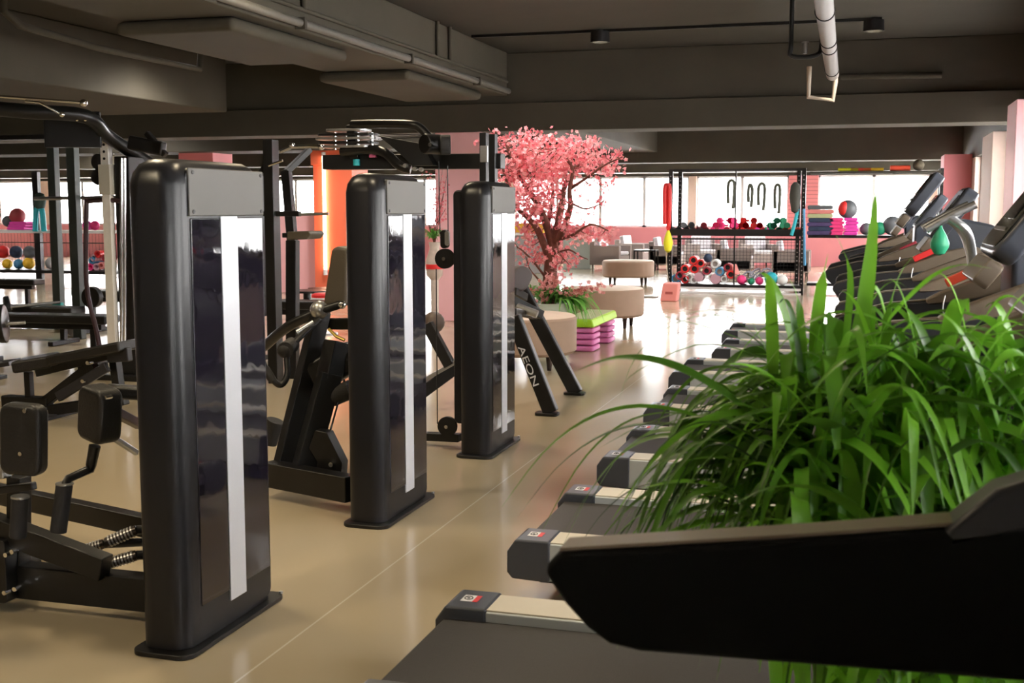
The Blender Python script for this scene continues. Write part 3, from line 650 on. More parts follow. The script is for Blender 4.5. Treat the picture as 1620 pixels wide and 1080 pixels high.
# long hand-placed leaves (outline leaves of the photo)
hero = [
 ([(1345, 640, 2.2), (1362, 520, 2.2), (1378, 400, 2.2), (1386, 300, 2.2)], .027, .6),
 ([(1300, 700, 2.2), (1290, 560, 2.2), (1300, 450, 2.2), (1310, 400, 2.2)], .024, .7),
 ([(1330, 640, 2.2), (1340, 520, 2.15), (1345, 430, 2.1), (1322, 370, 2.1)], .012, .5),
 ([(1280, 620, 2.25), (1270, 540, 2.25), (1262, 470, 2.25), (1248, 440, 2.25)], .014, .5),
 ([(1380, 560, 2.2), (1410, 500, 2.2), (1470, 440, 2.15), (1520, 418, 2.1), (1570, 425, 2.1)], .016, .85),
 ([(1240, 590, 2.2), (1180, 555, 2.2), (1100, 545, 2.2), (1010, 585, 2.2), (985, 610, 2.2)], .014, .35),
 ([(1230, 620, 2.2), (1120, 640, 2.2), (1020, 670, 2.2), (945, 710, 2.2)], .014, .3),
 ([(1230, 560, 2.2), (1150, 500, 2.2), (1070, 510, 2.2), (1008, 560, 2.2), (980, 630, 2.2)], .009, .3),
 ([(1230, 560, 2.25), (1130, 520, 2.25), (1050, 500, 2.25), (1040, 495, 2.25)], .008, .45),
 ([(1250, 540, 2.2), (1190, 500, 2.2), (1120, 490, 2.2), (1050, 515, 2.2), (1000, 600, 2.2)], .006, .25),
 ([(1260, 600, 2.2), (1180, 610, 2.2), (1090, 660, 2.2), (1040, 740, 2.2), (1010, 800, 2.2)], .016, .3),
 ([(1260, 640, 2.2), (1180, 680, 2.2), (1110, 740, 2.15), (1060, 840, 2.15)], .018, .35),
 ([(1280, 660, 2.2), (1200, 700, 2.2), (1150, 760, 2.1), (1120, 840, 2.1)], .020, .3),
 ([(1260, 680, 2.2), (1160, 690, 2.2), (1060, 750, 2.1), (985, 830, 2.1)], .014, .25),
 ([(1240, 640, 2.2), (1120, 660, 2.2), (1050, 720, 2.1), (960, 800, 2.1)], .012, .25),
 ([(1450, 700, 2.2), (1520, 640, 2.15), (1570, 570, 2.1), (1600, 560, 2.1), (1618, 640, 2.1)], .028, .95),
 ([(1400, 700, 2.15), (1440, 620, 2.1), (1500, 560, 2.1), (1560, 500, 2.1)], .034, .45),
 ([(1440, 650, 2.2), (1500, 560, 2.15), (1560, 530, 2.1), (1640, 520, 2.1)], .024, .8),
 ([(1480, 700, 2.2), (1540, 690, 2.1), (1600, 700, 2.1), (1660, 760, 2.1)], .022, .85),
 ([(1285, 578, 2.15), (1330, 610, 2.05), (1365, 650, 2.0), (1385, 690, 1.98)], .022, .35),
 ([(1440, 840, 2.1), (1440, 700, 2.05), (1436, 620, 2.0), (1400, 560, 2.0)], .026, .9),
 ([(1480, 800, 2.1), (1485, 700, 2.0), (1500, 660, 1.95), (1530, 780, 1.9), (1545, 800, 1.9)], .016, .8),
 ([(1390, 640, 2.2), (1450, 560, 2.2), (1530, 520, 2.2), (1640, 500, 2.2)], .012, .6),
 ([(1230, 640, 2.3), (1215, 560, 2.3), (1200, 530, 2.3), (1190, 508, 2.3)], .012, .5),
 ([(1420, 640, 2.2), (1400, 540, 2.2), (1420, 440, 2.2), (1450, 400, 2.2)], .014, .45)]
for pl, w, ti in hero: blade([pt(u, v, y) for u, v, y in pl], w, ti, V, F, T)
k = 0
while k < 60:   # leaves hanging over the pot rim
    root = Vector((rnd.uniform(-.15, .25), rnd.uniform(2.0, 2.2), rnd.uniform(.70, .85)))
    pl = arc(root, -pi/2+rnd.gauss(0, 1.1), rnd.uniform(.12, .3), rnd.uniform(0, .08), rnd.uniform(.25, .42))
    if not okp(pl): continue
    blade(pl, rnd.choice((.014, .02, .028)), rnd.uniform(.4, 1), V, F, T); k += 1
t = thing('potted_grass_plant', 'bushy green plant with long arching grass-like leaves behind the closest treadmill arm', 'plant', (.06, 2.22, 0))
g = MB(); g.v = V; g.f = F
g.build('foliage', LEAF, t, tint=T, smooth=80)
sm = MB()
for i in range(16):
    a = rnd.uniform(0, 2*pi); p = Vector((.06+.1*cos(a), 2.22+.06*sin(a), .5))
    sm.tube([p, p+Vector((rnd.gauss(0, .04), rnd.gauss(0, .03), .25)), p+Vector((rnd.gauss(0, .08), rnd.gauss(0, .04), rnd.uniform(.4, .6)))], .007, 6)
sm.build('stems', mat('stem green', (.12, .16, .03), .6), t)
MB().lathe([(.10, 0), (.12, .02), (.15, .50), (.16, .55), (.145, .55), (.135, .50), (1e-6, .50)], (.06, 2.22, 0), 36).build('pot', mat('grey planter', (.16, .15, .14), .5), t)
MB().lathe([(.134, .515), (1e-6, .52)], (.06, 2.22, 0), 24).build('soil', SOIL, t)

# ================================================================== BLOSSOM TREE
TY = 12.0
tb = ptz(868, 560, 0)
t = thing('blossom_tree', 'artificial cherry tree full of pink blossoms in a white pot', 'tree', (pt(868, 500, TY).x, TY, 0))
br = MB(); tips = []
def branch(pl, r0, r1, n=5):
    P_ = smoothpts([pt(u, v, y) for u, v, y in pl], n); k = len(P_)
    br.tube(P_, [r0+(r1-r0)*i/(k-1) for i in range(k)], 8); return P_
trunk = branch([(866, 520, TY), (869, 455, TY), (872, 410, TY), (876, 385, TY)], .085, .06)
main = [
 ([(872, 415, 12), (860, 385, 11.95), (845, 355, 11.9), (820, 332, 11.85)], .05, .022),
 ([(876, 395, 12), (866, 360, 12), (852, 325, 12), (835, 300, 12.05), (815, 262, 12.1), (800, 225, 12.1)], .05, .015),
 ([(876, 390, 12), (880, 365, 12.0), (888, 330, 12.1), (892, 300, 12.1), (900, 280, 12.1), (918, 258, 12.1), (935, 215, 12.15)], .045, .012),
 ([(880, 385, 12), (892, 360, 11.9), (902, 330, 11.85), (901, 300, 11.8), (905, 265, 11.8), (880, 235, 11.8)], .04, .012),
 ([(880, 380, 12), (905, 372, 11.8), (935, 355, 11.7), (962, 365, 11.6)], .02, .006),
 ([(900, 300, 11.9), (930, 280, 11.8), (955, 262, 11.7), (985, 248, 11.6)], .02, .006),
 ([(835, 300, 12), (850, 260, 12.1), (845, 232, 12.2), (850, 213, 12.2)], .02, .006),
 ([(820, 332, 11.9), (806, 300, 11.8), (792, 255, 11.8), (778, 216, 11.8)], .02, .006),
 ([(864, 440, 12), (845, 415, 11.8), (825, 395, 11.7), (818, 392, 11.7)], .014, .005),
 ([(862, 455, 12), (850, 440, 11.8), (838, 425, 11.7), (832, 405, 11.6)], .012, .004),
 ([(880, 400, 12), (900, 395, 11.8), (918, 405, 11.7), (930, 410, 11.6)], .012, .004),
 ([(902, 320, 11.9), (925, 330, 11.8), (950, 322, 11.7), (958, 310, 11.6)], .012, .004),
 ([(868, 350, 12.1), (875, 300, 12.3), (872, 255, 12.4), (905, 225, 12.4)], .025, .006),
 ([(880, 380, 12), (885, 400, 11.8), (900, 418, 11.7)], .010, .004)]
allp = []
for pl, a_, b_ in main: allp.append(branch(pl, a_, b_))
rb = random.Random(5); BV = []; BF = []; BT = []
def flower(c, r, ti):
    n = Vector((rb.gauss(0,1), rb.gauss(0,1)-.6, rb.gauss(0,1))).normalized()
    a = n.orthogonal().normalized(); b = n.cross(a); ph = rb.uniform(0, 6.28)
    for i in range(5):
        t0 = ph+2*pi*i/5; dd = a*cos(t0)+b*sin(t0); ss = n.cross(dd)
        o_ = len(BV); BV.extend([c, c+dd*r*.6+ss*r*.38+n*r*.15, c+dd*r+n*r*.28, c+dd*r*.6-ss*r*.38+n*r*.15])
        BT.extend([max(0, ti-.35), ti, min(1, ti+.15), ti]); BF.append((o_, o_+1, o_+2, o_+3))
# blossom clouds: (u, v, ru, rv, count)
clouds = [(860, 262, 60, 26, 620), (830, 290, 32, 45, 420), (885, 245, 42, 26, 330), (800, 262, 24, 34, 170), (812, 225, 32, 16, 120), (848, 225, 34, 12, 150), (900, 222, 34, 12, 90),
 (845, 340, 32, 42, 330), (850, 320, 30, 30, 200), (860, 300, 36, 26, 200), (925, 262, 34, 22, 210), (938, 235, 15, 28, 110), (962, 262, 22, 12, 80), (980, 247, 12, 7, 34), (965, 246, 8, 16, 30),
 (842, 395, 26, 24, 170), (862, 408, 12, 18, 70), (905, 360, 26, 26, 190), (932, 372, 24, 14, 100), (900, 400, 24, 14, 90), (955, 368, 14, 8, 30), (830, 365, 14, 18, 60),
 (885, 300, 24, 26, 70), (878, 330, 16, 20, 36), (908, 320, 16, 26, 40), (955, 290, 12, 18, 44), (953, 322, 12, 8, 26), (945, 300, 18, 20, 26), (900, 418, 14, 8, 30), (880, 430, 6, 14, 16), (783, 222, 8, 16, 26), (826, 245, 20, 14, 80)]
for (u, v, ru, rv, n) in clouds:
    cc = pt(u, v, TY); R1 = px2m(ru, cc); R2 = px2m(rv, cc)
    m_ = max(3, n//7)
    for i in range(m_):
        q = Vector((rb.gauss(0, .5)*R1, rb.gauss(0, .28), rb.gauss(0, .5)*R2)); p = cc+q
        for j in range(8): flower(p+Vector((rb.gauss(0, .035), rb.gauss(0, .035), rb.gauss(0, .035))), rb.uniform(.016, .028), min(1, max(0, rb.gauss(.5, .28))))
        if i % 3 == 0:   # twig to nearest branch point
            best = min((bp for P_ in allp for bp in P_), key=lambda b_: (b_-p).length)
            if (best-p).length < .5: br.tube([best, best.lerp(p, .5)+Vector((0, 0, -.02)), p], [.006, .004, .002], 5)
br.build('trunk_and_branches', BARK, t, smooth=60)
g = MB(); g.v = BV; g.f = BF; g.build('blossoms', BLOOM, t, tint=BT, smooth=80)
# low greenery and flowers at the foot of the tree, in the pot
rx = pt(868, 500, TY).x
V2 = []; F2 = []; T2 = []
for i in range(300):
    az = rb.uniform(0, 2*pi); root = Vector((rx+.04+rb.gauss(0, .14), TY+rb.gauss(0, .10), .52+rb.uniform(0, .08)))
    pl = arc(root, az, rb.uniform(.05, .28), rb.uniform(.04, .16), rb.uniform(0, .10)); blade(pl, rb.choice((.014, .02, .03)), rb.uniform(.1, .9), V2, F2, T2)
for i in range(90):   # bright fern spilling to the right
    root = Vector((rx+.22+rb.gauss(0, .05), TY-.12+rb.gauss(0, .05), .58)); pl = arc(root, rb.gauss(-.2, .35), rb.uniform(.10, .34), rb.uniform(.02, .07), rb.uniform(.12, .30)); blade(pl, .026, rb.uniform(.6, 1), V2, F2, T2)
g = MB(); g.v = V2; g.f = F2; g.build('underplanting', LEAF2, t, tint=T2, smooth=80)
BV.clear() if 0 else None
V3, F3, T3 = BV, BF, BT; BV = []; BF = []; BT = []
for (u, v) in ((856, 470), (868, 440), (846, 487), (938, 458), (900, 462), (862, 455), (915, 460), (836, 465), (925, 455), (880, 448), (951, 450)):
    for j in range(16):
        c = pt(u, v, 11.75)+Vector((rb.gauss(0, .04), rb.gauss(0, .04), rb.gauss(0, .03))); flower(c, rb.uniform(.02, .03), rb.uniform(.3, 1))
g = MB(); g.v = BV; g.f = BF; g.build('low_flowers', leafmat('dusty pink petals', (.55, .12, .12), (.85, .45, .42), .3), t, tint=BT, smooth=80)
MB().lathe([(.20, .0), (.22, .02), (.26, .50), (.27, .53), (.25, .53), (.24, .48), (1e-6, .48)], (rx, TY, 0), 36).build('pot', VASE, t)
t = thing('glass_jar', 'clear glass jar with green leaves in front of the blossom tree', 'jar', (pt(905, 505, 11.3).x, 11.3, .47)) if 0 else None

# second flower arrangement seen between towers
c = pt(688, 470, 14.2)
t = thing('flower_arrangement', 'slim pink blossom branches with fern leaves in a tall vase beside the pink pillar', 'flowers', (c.x, 14.2, 0))
MB().lathe([(.12, 0), (.12, .02), (.05, .06), (.05, .60), (.10, .66), (.11, .85), (.06, 1.0), (.075, 1.08), (1e-6, 1.05)], (c.x, 14.2, 0), 24).build('vase', mat('pale stone vase', (.55, .45, .38), .5, noise=.2), t)
MB().lathe([(.112, .74), (.114, .80)], (c.x, 14.2, 0), 24).build('red_band', RED, t)
tw = MB(); BV = []; BF = []; BT = []
for (u, v) in ((680, 275), (700, 268), (705, 290), (690, 300), (710, 262), (695, 330), (705, 330), (684, 300)):
    q = pt(u, v, 14.1); tw.tube([(c.x, 14.2, 1.05), (c.x*.5+q.x*.5-.05, 14.15, 1.3), q], [.008, .006, .002], 5)
    for j in range(26): 
        f = rb.uniform(.45, 1.05); p = Vector((c.x, 14.2, 1.05)).lerp(q, f)+Vector((rb.gauss(0, .035), rb.gauss(0, .03), rb.gauss(0, .035))); flower(p, .017, rb.uniform(0, .6))
tw.build('branches', BARK, t)
g = MB(); g.v = BV; g.f = BF; g.build('blossoms', BLOOM, t, tint=BT, smooth=80)
V2 = []; F2 = []; T2 = []
for i in range(60): blade(arc(Vector((c.x, 14.15, 1.12)), rb.uniform(0, 2*pi), rb.uniform(.08, .24), rb.uniform(.05, .16), rb.uniform(0, .12)), .024, rb.uniform(0, .8), V2, F2, T2)
g = MB(); g.v = V2; g.f = F2; g.build('fern_leaves', LEAF2, t, tint=T2, smooth=80)

# ================================================================== OTTOMANS
def ottoman(c, r, h, label, leg=.14):
    t = thing('round_ottoman', label, 'ottoman', (c[0], c[1], 0), 'round tan ottomans')
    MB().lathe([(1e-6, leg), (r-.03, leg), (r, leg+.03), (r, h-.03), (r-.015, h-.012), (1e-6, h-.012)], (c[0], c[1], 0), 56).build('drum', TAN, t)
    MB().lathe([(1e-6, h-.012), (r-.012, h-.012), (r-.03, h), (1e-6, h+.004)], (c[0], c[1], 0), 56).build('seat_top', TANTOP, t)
    for a in (35, 145, 215, 325):
        x, y = c[0]+(r-.13)*cos(R(a)), c[1]+(r-.13)*sin(R(a))
        MB().tube([(x, y, leg), (x, y, 0)], [.035, .02], 12).build('leg', WOODLEG, t)
ottoman((-4.55, 23.6), .52, .47, 'round tan ottoman farthest back, in front of the grey armchairs')
ottoman((-3.17, 14.9), .50, .50, 'round tan ottoman between the blossom tree and the armchairs')
ottoman((-3.09, 10.85), .50, .50, 'round tan ottoman closest to the weight machines, by the slanted bench legs')

# step platform with stacked risers
c = Vector((-2.88, 12.75, 0))
t = thing('aerobic_step', 'lime green aerobic step on two stacks of pink risers', 'step platform', (c.x, c.y, 0))
for (yy) in (12.32, 13.12):
    for k in range(4):
        z = .065*k
        r = MB().prism(rrect(.36, .34, .03, 3, c.x, yy), z+.004, z+.058, 'z').build('riser', PINKS, t, bevel=.02, seg=3)
        MB().prism(rrect(.30, .28, .03, 3, c.x, yy), z, z+.004, 'z').build('riser_foot', MAG, r)
MB().prism([(c.x-.19, .26), (c.x+.19, .26), (c.x+.165, .345), (c.x-.165, .345)], 12.12, 13.36, 'y').build('platform', LIME, t, bevel=.02, seg=3)
MB().box((c.x-.15, 12.16, .345), (c.x+.15, 13.32, .350)).build('platform_mat', LIMEP, t, bevel=.01)

# salmon block, dark plate on the floor
c = ptz(1058, 477, 0)
t = thing('foam_block', 'salmon pink foam block standing on the floor by the rack post', 'foam block', (c.x, c.y, 0))
MB().prism([(c.x-.15, 0), (c.x+.12, 0), (c.x+.15, .30), (c.x-.10, .30)], c.y, c.y+.3, 'y').build('foam_body', SALM, t, bevel=.02)
MB().box((c.x-.06, c.y-.004, .12), (c.x+.06, c.y+.001, .16)).build('hand_slot', mat('salmon dark slot', (.45, .10, .09), .8), t)
c = ptz(1029, 470, 0)
o = MB().prism(rrect(.26, .2, .03, 4, c.x, c.y), 0, .025, 'z').build('floor_socket_plate', STEEL, None, bevel=.006); tag(o, 'small flat dark metal plate on the floor left of the salmon foam block', 'floor plate')

# armchairs
def armchair():
    t = thing('armchair', 'x', 'armchair', (0, 0, 0), 'grey armchairs in the lounge')
    MB().box((-.40, -.38, .14), (.40, .38, .36)).build('seat_base', GREYFAB, t, bevel=.02)
    for s in (-1, 1): MB().box((s*.40, -.40, .12), (s*.28, .38, .60)).build('armrest', GREYFAB, t, bevel=.02)
    MB().box((-.40, .26, .12), (.40, .40, .70)).build('backrest', GREYFAB, t, bevel=.02)
    MB().box((-.275, -.38, .36), (.275, .22, .45)).build('seat_cushion', WHITEFAB, t, bevel=.03)
    MB().bar((0, .20, .44), (0, .27, .80), .53, .12, (0,1,0)).build('back_cushion', WHITEFAB, t, bevel=.03)
    for x in (-.34, .34):
        for y in (-.33, .33): MB().tube([(x, y, .13), (x, y, 0)], [.02, .014], 8).build('leg', WOODLEG, t)
    return t
ac = armchair()
spots = [(962, 427, 78, 'grey armchair farthest left, behind the distant round ottoman'),
         (1000, 422, 78, 'grey armchair just left of the black side table'),
         (1052, 427, 90, 'grey armchair partly hidden behind the left post of the storage rack'),
         (1120, 420, 30, 'grey armchair seen through the left half of the rack mesh'),
         (1160, 436, 90, 'grey armchair seen through the middle of the rack mesh'),
         (1205, 420, 25, 'grey armchair seen through the right half of the rack mesh'),
         (1250, 440, 90, 'grey armchair seen beside the right post of the storage rack')]
for i, (u, v, a, lb) in enumerate(spots):
    p = ptz(u, v, 0)
    if i == 0: ac.location = (p.x, p.y+.3, 0); ac.rotation_euler = (0, 0, R(a)); ac['label'] = lb
    else: dup(ac, (p.x, min(p.y+.3, 31.15 if a > 60 else 31.0), 0), lb, None, R(a))
p = ptz(1022, 428, 0)
t = thing('side_table', 'small black side table between the grey armchairs', 'table', (p.x, p.y, 0))
MB().box((p.x-.27, p.y-.25, .47), (p.x+.27, p.y+.25, .51)).build('table_top', BLACK, t, bevel=.005)
for x in (-.25, .25):
    for y in (-.23, .23): MB().box((p.x+x-.018, p.y+y-.018, 0), (p.x+x+.018, p.y+y+.018, .47)).build('leg', BLACK, t)

# reception counter behind the tree
p = ptz(842, 432, 0)
t = thing('reception_counter', 'low white and grey counter behind the blossom tree', 'counter', (p.x, p.y, 0))
MB().box((p.x-.9, p.y, 0), (p.x+.35, p.y+.6, .88)).build('counter_body', mat('grey counter', (.36, .37, .37), .5), t, bevel=.01)
MB().box((p.x-.95, p.y-.05, .88), (p.x+.4, p.y+.65, .94)).build('counter_top', WHITE, t, bevel=.01)
o = MB().box((p.x-.5, p.y+.1, .94), (p.x+.25, p.y+.3, 1.16)).build('display_box', AMB, None, bevel=.01); tag(o, 'amber yellow box standing on the counter behind the tree', 'box')
p = ptz(912, 425, 0)
o = MB().box((p.x-.35, p.y, 0), (p.x+.35, p.y+.5, .78)).build('storage_cabinet', mat('sage cabinet', (.42, .48, .45), .5), None, bevel=.015); tag(o, 'pale sage cabinet at the pink wall behind the blossom tree', 'cabinet')

# ================================================================== STORAGE RACK (long, at the back)
RY = 21.4
def X_(u, v=400, y=RY): return pt(u, v, y).x
def Z_(v, u=1160, y=RY): return pt(u, v, y).z
rk = thing('storage_rack', 'long black perforated-post storage rack with wire mesh in front of the lounge', 'storage rack', (-2.2, RY, 0))
PERF = BLACK
for u in (1060, 1069, 1259, 1269):
    x = X_(u); yy = RY+(.0 if u in (1060, 1269) else .45)
    h_ = MB().box((x-.035, yy-.04, 0), (x+.035, yy+.04, 2.2))
    for k in range(26): h_.cyl((x, yy-.0415, .2+k*.075), (x, yy-.036, .2+k*.075), .012, 8)
    ps = h_.build('post', BLACK, rk); ps.data.materials.append(STEEL)
    for p in ps.data.polygons:
        if p.index > 5: p.material_index = 1
x0, x1 = X_(1060), X_(1269)
MB().box((x0, RY-.03, 2.16), (x1, RY+.03, 2.2)).box((x0, RY+.42, 2.16), (x1, RY+.48, 2.2)).build('top_bar', BLACK, rk)
MB().box((x0, RY-.05, 1.02), (x1, RY+.5, 1.06)).box((x0, RY-.06, 1.02), (x1, RY-.04, 1.14)).build('middle_shelf', BLACK, rk, bevel=.004)
MB().box((x0, RY-.03, .95), (x1, RY, .98)).build('mesh_rail', BLACK, rk)
MB().box((x0, RY-.10, .10), (x1, RY+.5, .16)).build('bottom_shelf', BLACK, rk, bevel=.004)
MB().box((x0, RY-.14, .0), (x1, RY-.10, .03)).box((x0, RY-.13, .07), (x1, RY-.10, .11)).build('bottom_rail', ALU, rk)
x = X_(1162); MB().box((x-.012, RY-.02, .1), (x+.012, RY+.02, 2.2)).build('divider_post', BLACK, rk)
ms = MB()
for k in range(int((x1-x0)/.06)): ms.tube([(x0+.06*k, RY+.46, .16), (x0+.06*k, RY+.46, .98)], .0035, 4)
for k in range(14): ms.tube([(x0, RY+.46, .18+.06*k), (x1, RY+.46, .18+.06*k)], .0035, 4)
ms.build('wire_mesh', BLACK, rk)
# foam rollers and balls on the bottom shelf
rolls = [(400,250,40,'red',1),(468,280,38,'red',1),(320,332,40,'red',1),(410,332,42,'red',1),(270,395,40,'plum',1),(360,410,34,'white',1),(450,410,45,'mauve',0),
 (605,285,42,'white',1),(648,358,42,'teal',1),(575,410,32,'white',1),(525,350,38,'dark red',1),(725,318,38,'dark red',1),(755,385,40,'red',1),(320,480,38,'red',1),
 (405,485,35,'white',1),(230,465,42,'blue',1),(610,485,50,'mauve',0),(692,430,30,'white',1),(862,440,36,'dark red',1)]
cm = {'red': RED, 'plum': DKRED, 'white': WHITE, 'mauve': MAUVE, 'teal': BLUE, 'dark red': DKRED, 'blue': BLUE}
where = ['at the peak of the heap', 'just right below the peak of the heap', 'at the left shoulder of the heap', 'under the peak of the heap', 'at the left edge of the heap', 'between the plum and mauve ones', 'in the middle of the heap',
 'at the right shoulder of the heap, largest', 'right of centre in the heap', 'below the teal roller', 'left of the teal roller', 'top right in the heap', 'at the far right of the heap', 'in the bottom row beside the blue roller', 'in the bottom row', 'at the bottom left by the rack post', 'in the bottom row, the widest', 'right of the teal one', 'on the right, behind the pink ball']
for i, (a_, b_, r_, cn, hollow) in enumerate(rolls):
    u, v = 1030+a_/6, 370+b_/6; yy = RY+.0+.03*(i % 2); c = pt(u, v, yy); r = max(.06, px2m(r_/6, c)); c.z = max(c.z, .16+r)
    o = thing('foam_roller', '%s foam roller %s on the rack bottom shelf' % (cn, where[i]), 'foam roller', (c.x, yy, c.z-r), 'foam rollers on the rack')
    q = Matrix.Rotation(R(90), 3, 'X'); L_ = .33
    prof = [(r*.62, -L_), (r, -L_), (r, 0), (r*.62, 0), (r*.62, -L_)] if hollow else [(1e-6, -L_), (r, -L_), (r, 0), (1e-6, 0)]
    MB().lathe(prof, c, 20, q).build('roller_body', cm[cn], o, bevel=.004)
    if hollow: MB().lathe([(r*.60, -L_+.01), (r*.60, -.03), (1e-6, -.03)], c, 20, q).build('roller_core', RUBBER if cn in ('red', 'plum', 'dark red') else STEEL, o)
for (a_, b_, r_, m, lb) in ((540,228,42,NAVY,'small black ball on top of the foam roller heap'), (858,495,45,HOT,'hot pink ball on the rack bottom shelf'), (950,500,33,GREEN,'green ball between two pink balls on the rack bottom shelf'),
    (1027,515,38,HOT,'smaller pink ball right of the green one on the bottom shelf'), (1138,475,62,TEAL,'large turquoise ball at the right of the rack bottom shelf'), (1245,500,50,WHITE,'pale ball at the right end of the rack bottom shelf')):
    c = pt(1030+a_/6, 370+b_/6, RY+.0); r = px2m(r_/6, c); c.z = max(c.z, .16+r)
    o = MB().ball(c, r, 24).build('exercise_ball', m); tag(o, lb, 'ball', 'balls on the rack')
c = pt(1175, 437, RY+.1)
g = MB()
for k in range(5):
    cx = pt(1185+k*9, 436-(k % 2)*5, RY+.05)
    g.tube([cx+Vector((.09*cos(t_*.7), .03*sin(t_), .07*sin(t_*.7+k))) for t_ in range(9)], .018, 8, closed=True)
o = g.build('battle_rope', mat('striped rope', (.25, .24, .30), .6, noise=.6, nscale=40)); tag(o, 'coiled grey and black rope on the bottom shelf right of the rollers', 'rope')
o = MB().bar(pt(1160, 418, RY+.15), pt(1166, 434, RY+.1), .14, .05).build('folded_towel', SALM, None, bevel=.02); tag(o, 'salmon folded cloth leaning at the right foot of the roller heap', 'cloth')
# dumbbells on the middle shelf
def dumbbell():
    t = thing('dumbbell', 'x', 'dumbbell', (0, 0, 0))
    q = Matrix.Rotation(R(90), 3, 'X')
    MB().cyl((0, -.07, .05), (0, .07, .05), .015, 8).build('handle', HOT, t)
    for s in (-1, 1): MB().lathe([(1e-6, -.03), (.04, -.03), (.05, -.015), (.05, .015), (.04, .03), (1e-6, .03)], (0, s*.085, .05), 10, q).build('weight_head', HOT, t)
    return t
DB = dumbbell(); dbl = {}
rd = random.Random(3); heaps = [(1150, 20, 'hot pink', HOT, 12), (1184, 16, 'red', RED, 11), (1207, 8, 'pink', MAG, 3), (1229, 12, 'green', GREEN, 11), (1113, 16, 'dark red', DKRED, 5), (1251, 8, 'scarlet', REDS, 3), (1084, 8, 'charcoal', GREYB, 7)]
first = True
protos = {}
for (u, wd, cn, m, n) in heaps:
    w0 = max(2, round(math.sqrt(2*n))) if n > 7 else (n+1)//2+1; rows = []; left = n
    while left > 0: rows.append(min(left, max(1, w0-len(rows)))); left -= rows[-1]
    for k in range(n):
        lay = 0; kk = k
        while kk >= rows[lay]: kk -= rows[lay]; lay += 1
        x = X_(u)+(kk-(rows[lay]-1)/2)*.112; z = 1.06+lay*.085
        if first: d_ = DB; first = False; d_.location = (x, RY+.12, z); d_.scale = (1.2,)*3
        else: d_ = dup(DB, (x, RY+.12, z))
        for ch in kids(d_):
            if cn not in protos: protos[cn] = {}
            key = ch.name.split('.')[0]
            if key not in protos[cn]:
                me = ch.data.copy(); me.materials.clear(); me.materials.append(m); protos[cn][key] = me
            ch.data = protos[cn][key]
        d_.rotation_euler = (0, 0, rd.uniform(-.5, .5)); d_['label'] = '%s neoprene dumbbell in the %s heap on the rack middle shelf' % (cn, cn); d_['group'] = '%s dumbbells on the middle shelf' % cn
g = MB()
for k in range(16): g.ball(pt(1078+k*2.6, 369, RY+.15), .06, 8)
# items hung on the rack
def hang(name, lb, cat, m, pts, r, grp=None):
    o = MB().tube(smoothpts(pts, 5), r, 8).build(name, m); return tag(o, lb, cat, grp)
hang('resistance_band', 'long red resistance band hanging on the left rack post', 'resistance band', RED, [pt(1052, 355, RY-.1), pt(1052, 300, RY-.1), pt(1056, 293, RY-.1), pt(1059, 300, RY-.1), pt(1058, 355, RY-.1), pt(1055, 362, RY-.1)], .042)
c = pt(1057, 382, RY-.15); o = MB().lathe([(1e-6, -.2), (.06, -.16), (.09, -.02), (.06, .10), (.02, .2)], c, 14).build('suspension_bag', YEL); tag(o, 'bright yellow mesh bag hanging on the left rack post', 'bag')
hang('strap', 'thin beige straps dangling below the yellow bag', 'strap', mat('beige strap', (.5, .42, .32), .7), [pt(1054, 398, RY-.12), pt(1055, 425, RY-.12), pt(1060, 462, RY-.12)], .008)
c = pt(1258, 312, RY-.12); o = MB().lathe([(1e-6, -.28), (.06, -.24), (.10, 0), (.08, .2), (.03, .26)], c, 14).build('glove_bundle', mat('dark olive cloth', (.05, .05, .04), .7)); tag(o, 'dark bundle hanging high on the right rack post', 'bag')
hang('resistance_band', 'turquoise resistance band hanging on the right rack post', 'resistance band', TEAL, [pt(1262, 330, RY-.1), pt(1258, 350, RY-.1), pt(1252, 372, RY-.1)], .03)
hang('resistance_band', 'thin blue resistance band hanging straight down the right rack post', 'resistance band', BLUE, [pt(1272, 330, RY-.1), pt(1273, 420, RY-.1)], .022)
# hanging straps inside upper half of the rack
for i, (u, v0, v1, w) in enumerate(((1157, 285, 322, 5), (1187, 292, 320, 3), (1205, 290, 325, 5), (1230, 292, 330, 4))):
    hang('hanging_strap', ('dark loop of strap hanging in the upper rack %s' % ['in front of the grey mullion', 'left of the hook strap', 'bent like a hook', 'in front of the pink siding'][i]), 'strap', mat('olive strap', (.12, .13, .10), .7), [pt(u-w, v1, RY+.2), pt(u-w, v0+8, RY+.2), pt(u, v0, RY+.2), pt(u+w, v0+8, RY+.2), pt(u+w*.5, v1+8, RY+.2)], .028, 'straps hanging in the upper rack')
tag(MB().tube([pt(1060, 270, RY+.2), pt(1269, 270, RY+.2)], .01, 6).build('strap_rail', STEEL), 'thin rail under the top of the storage rack that carries the straps', 'rail') if 0 else None

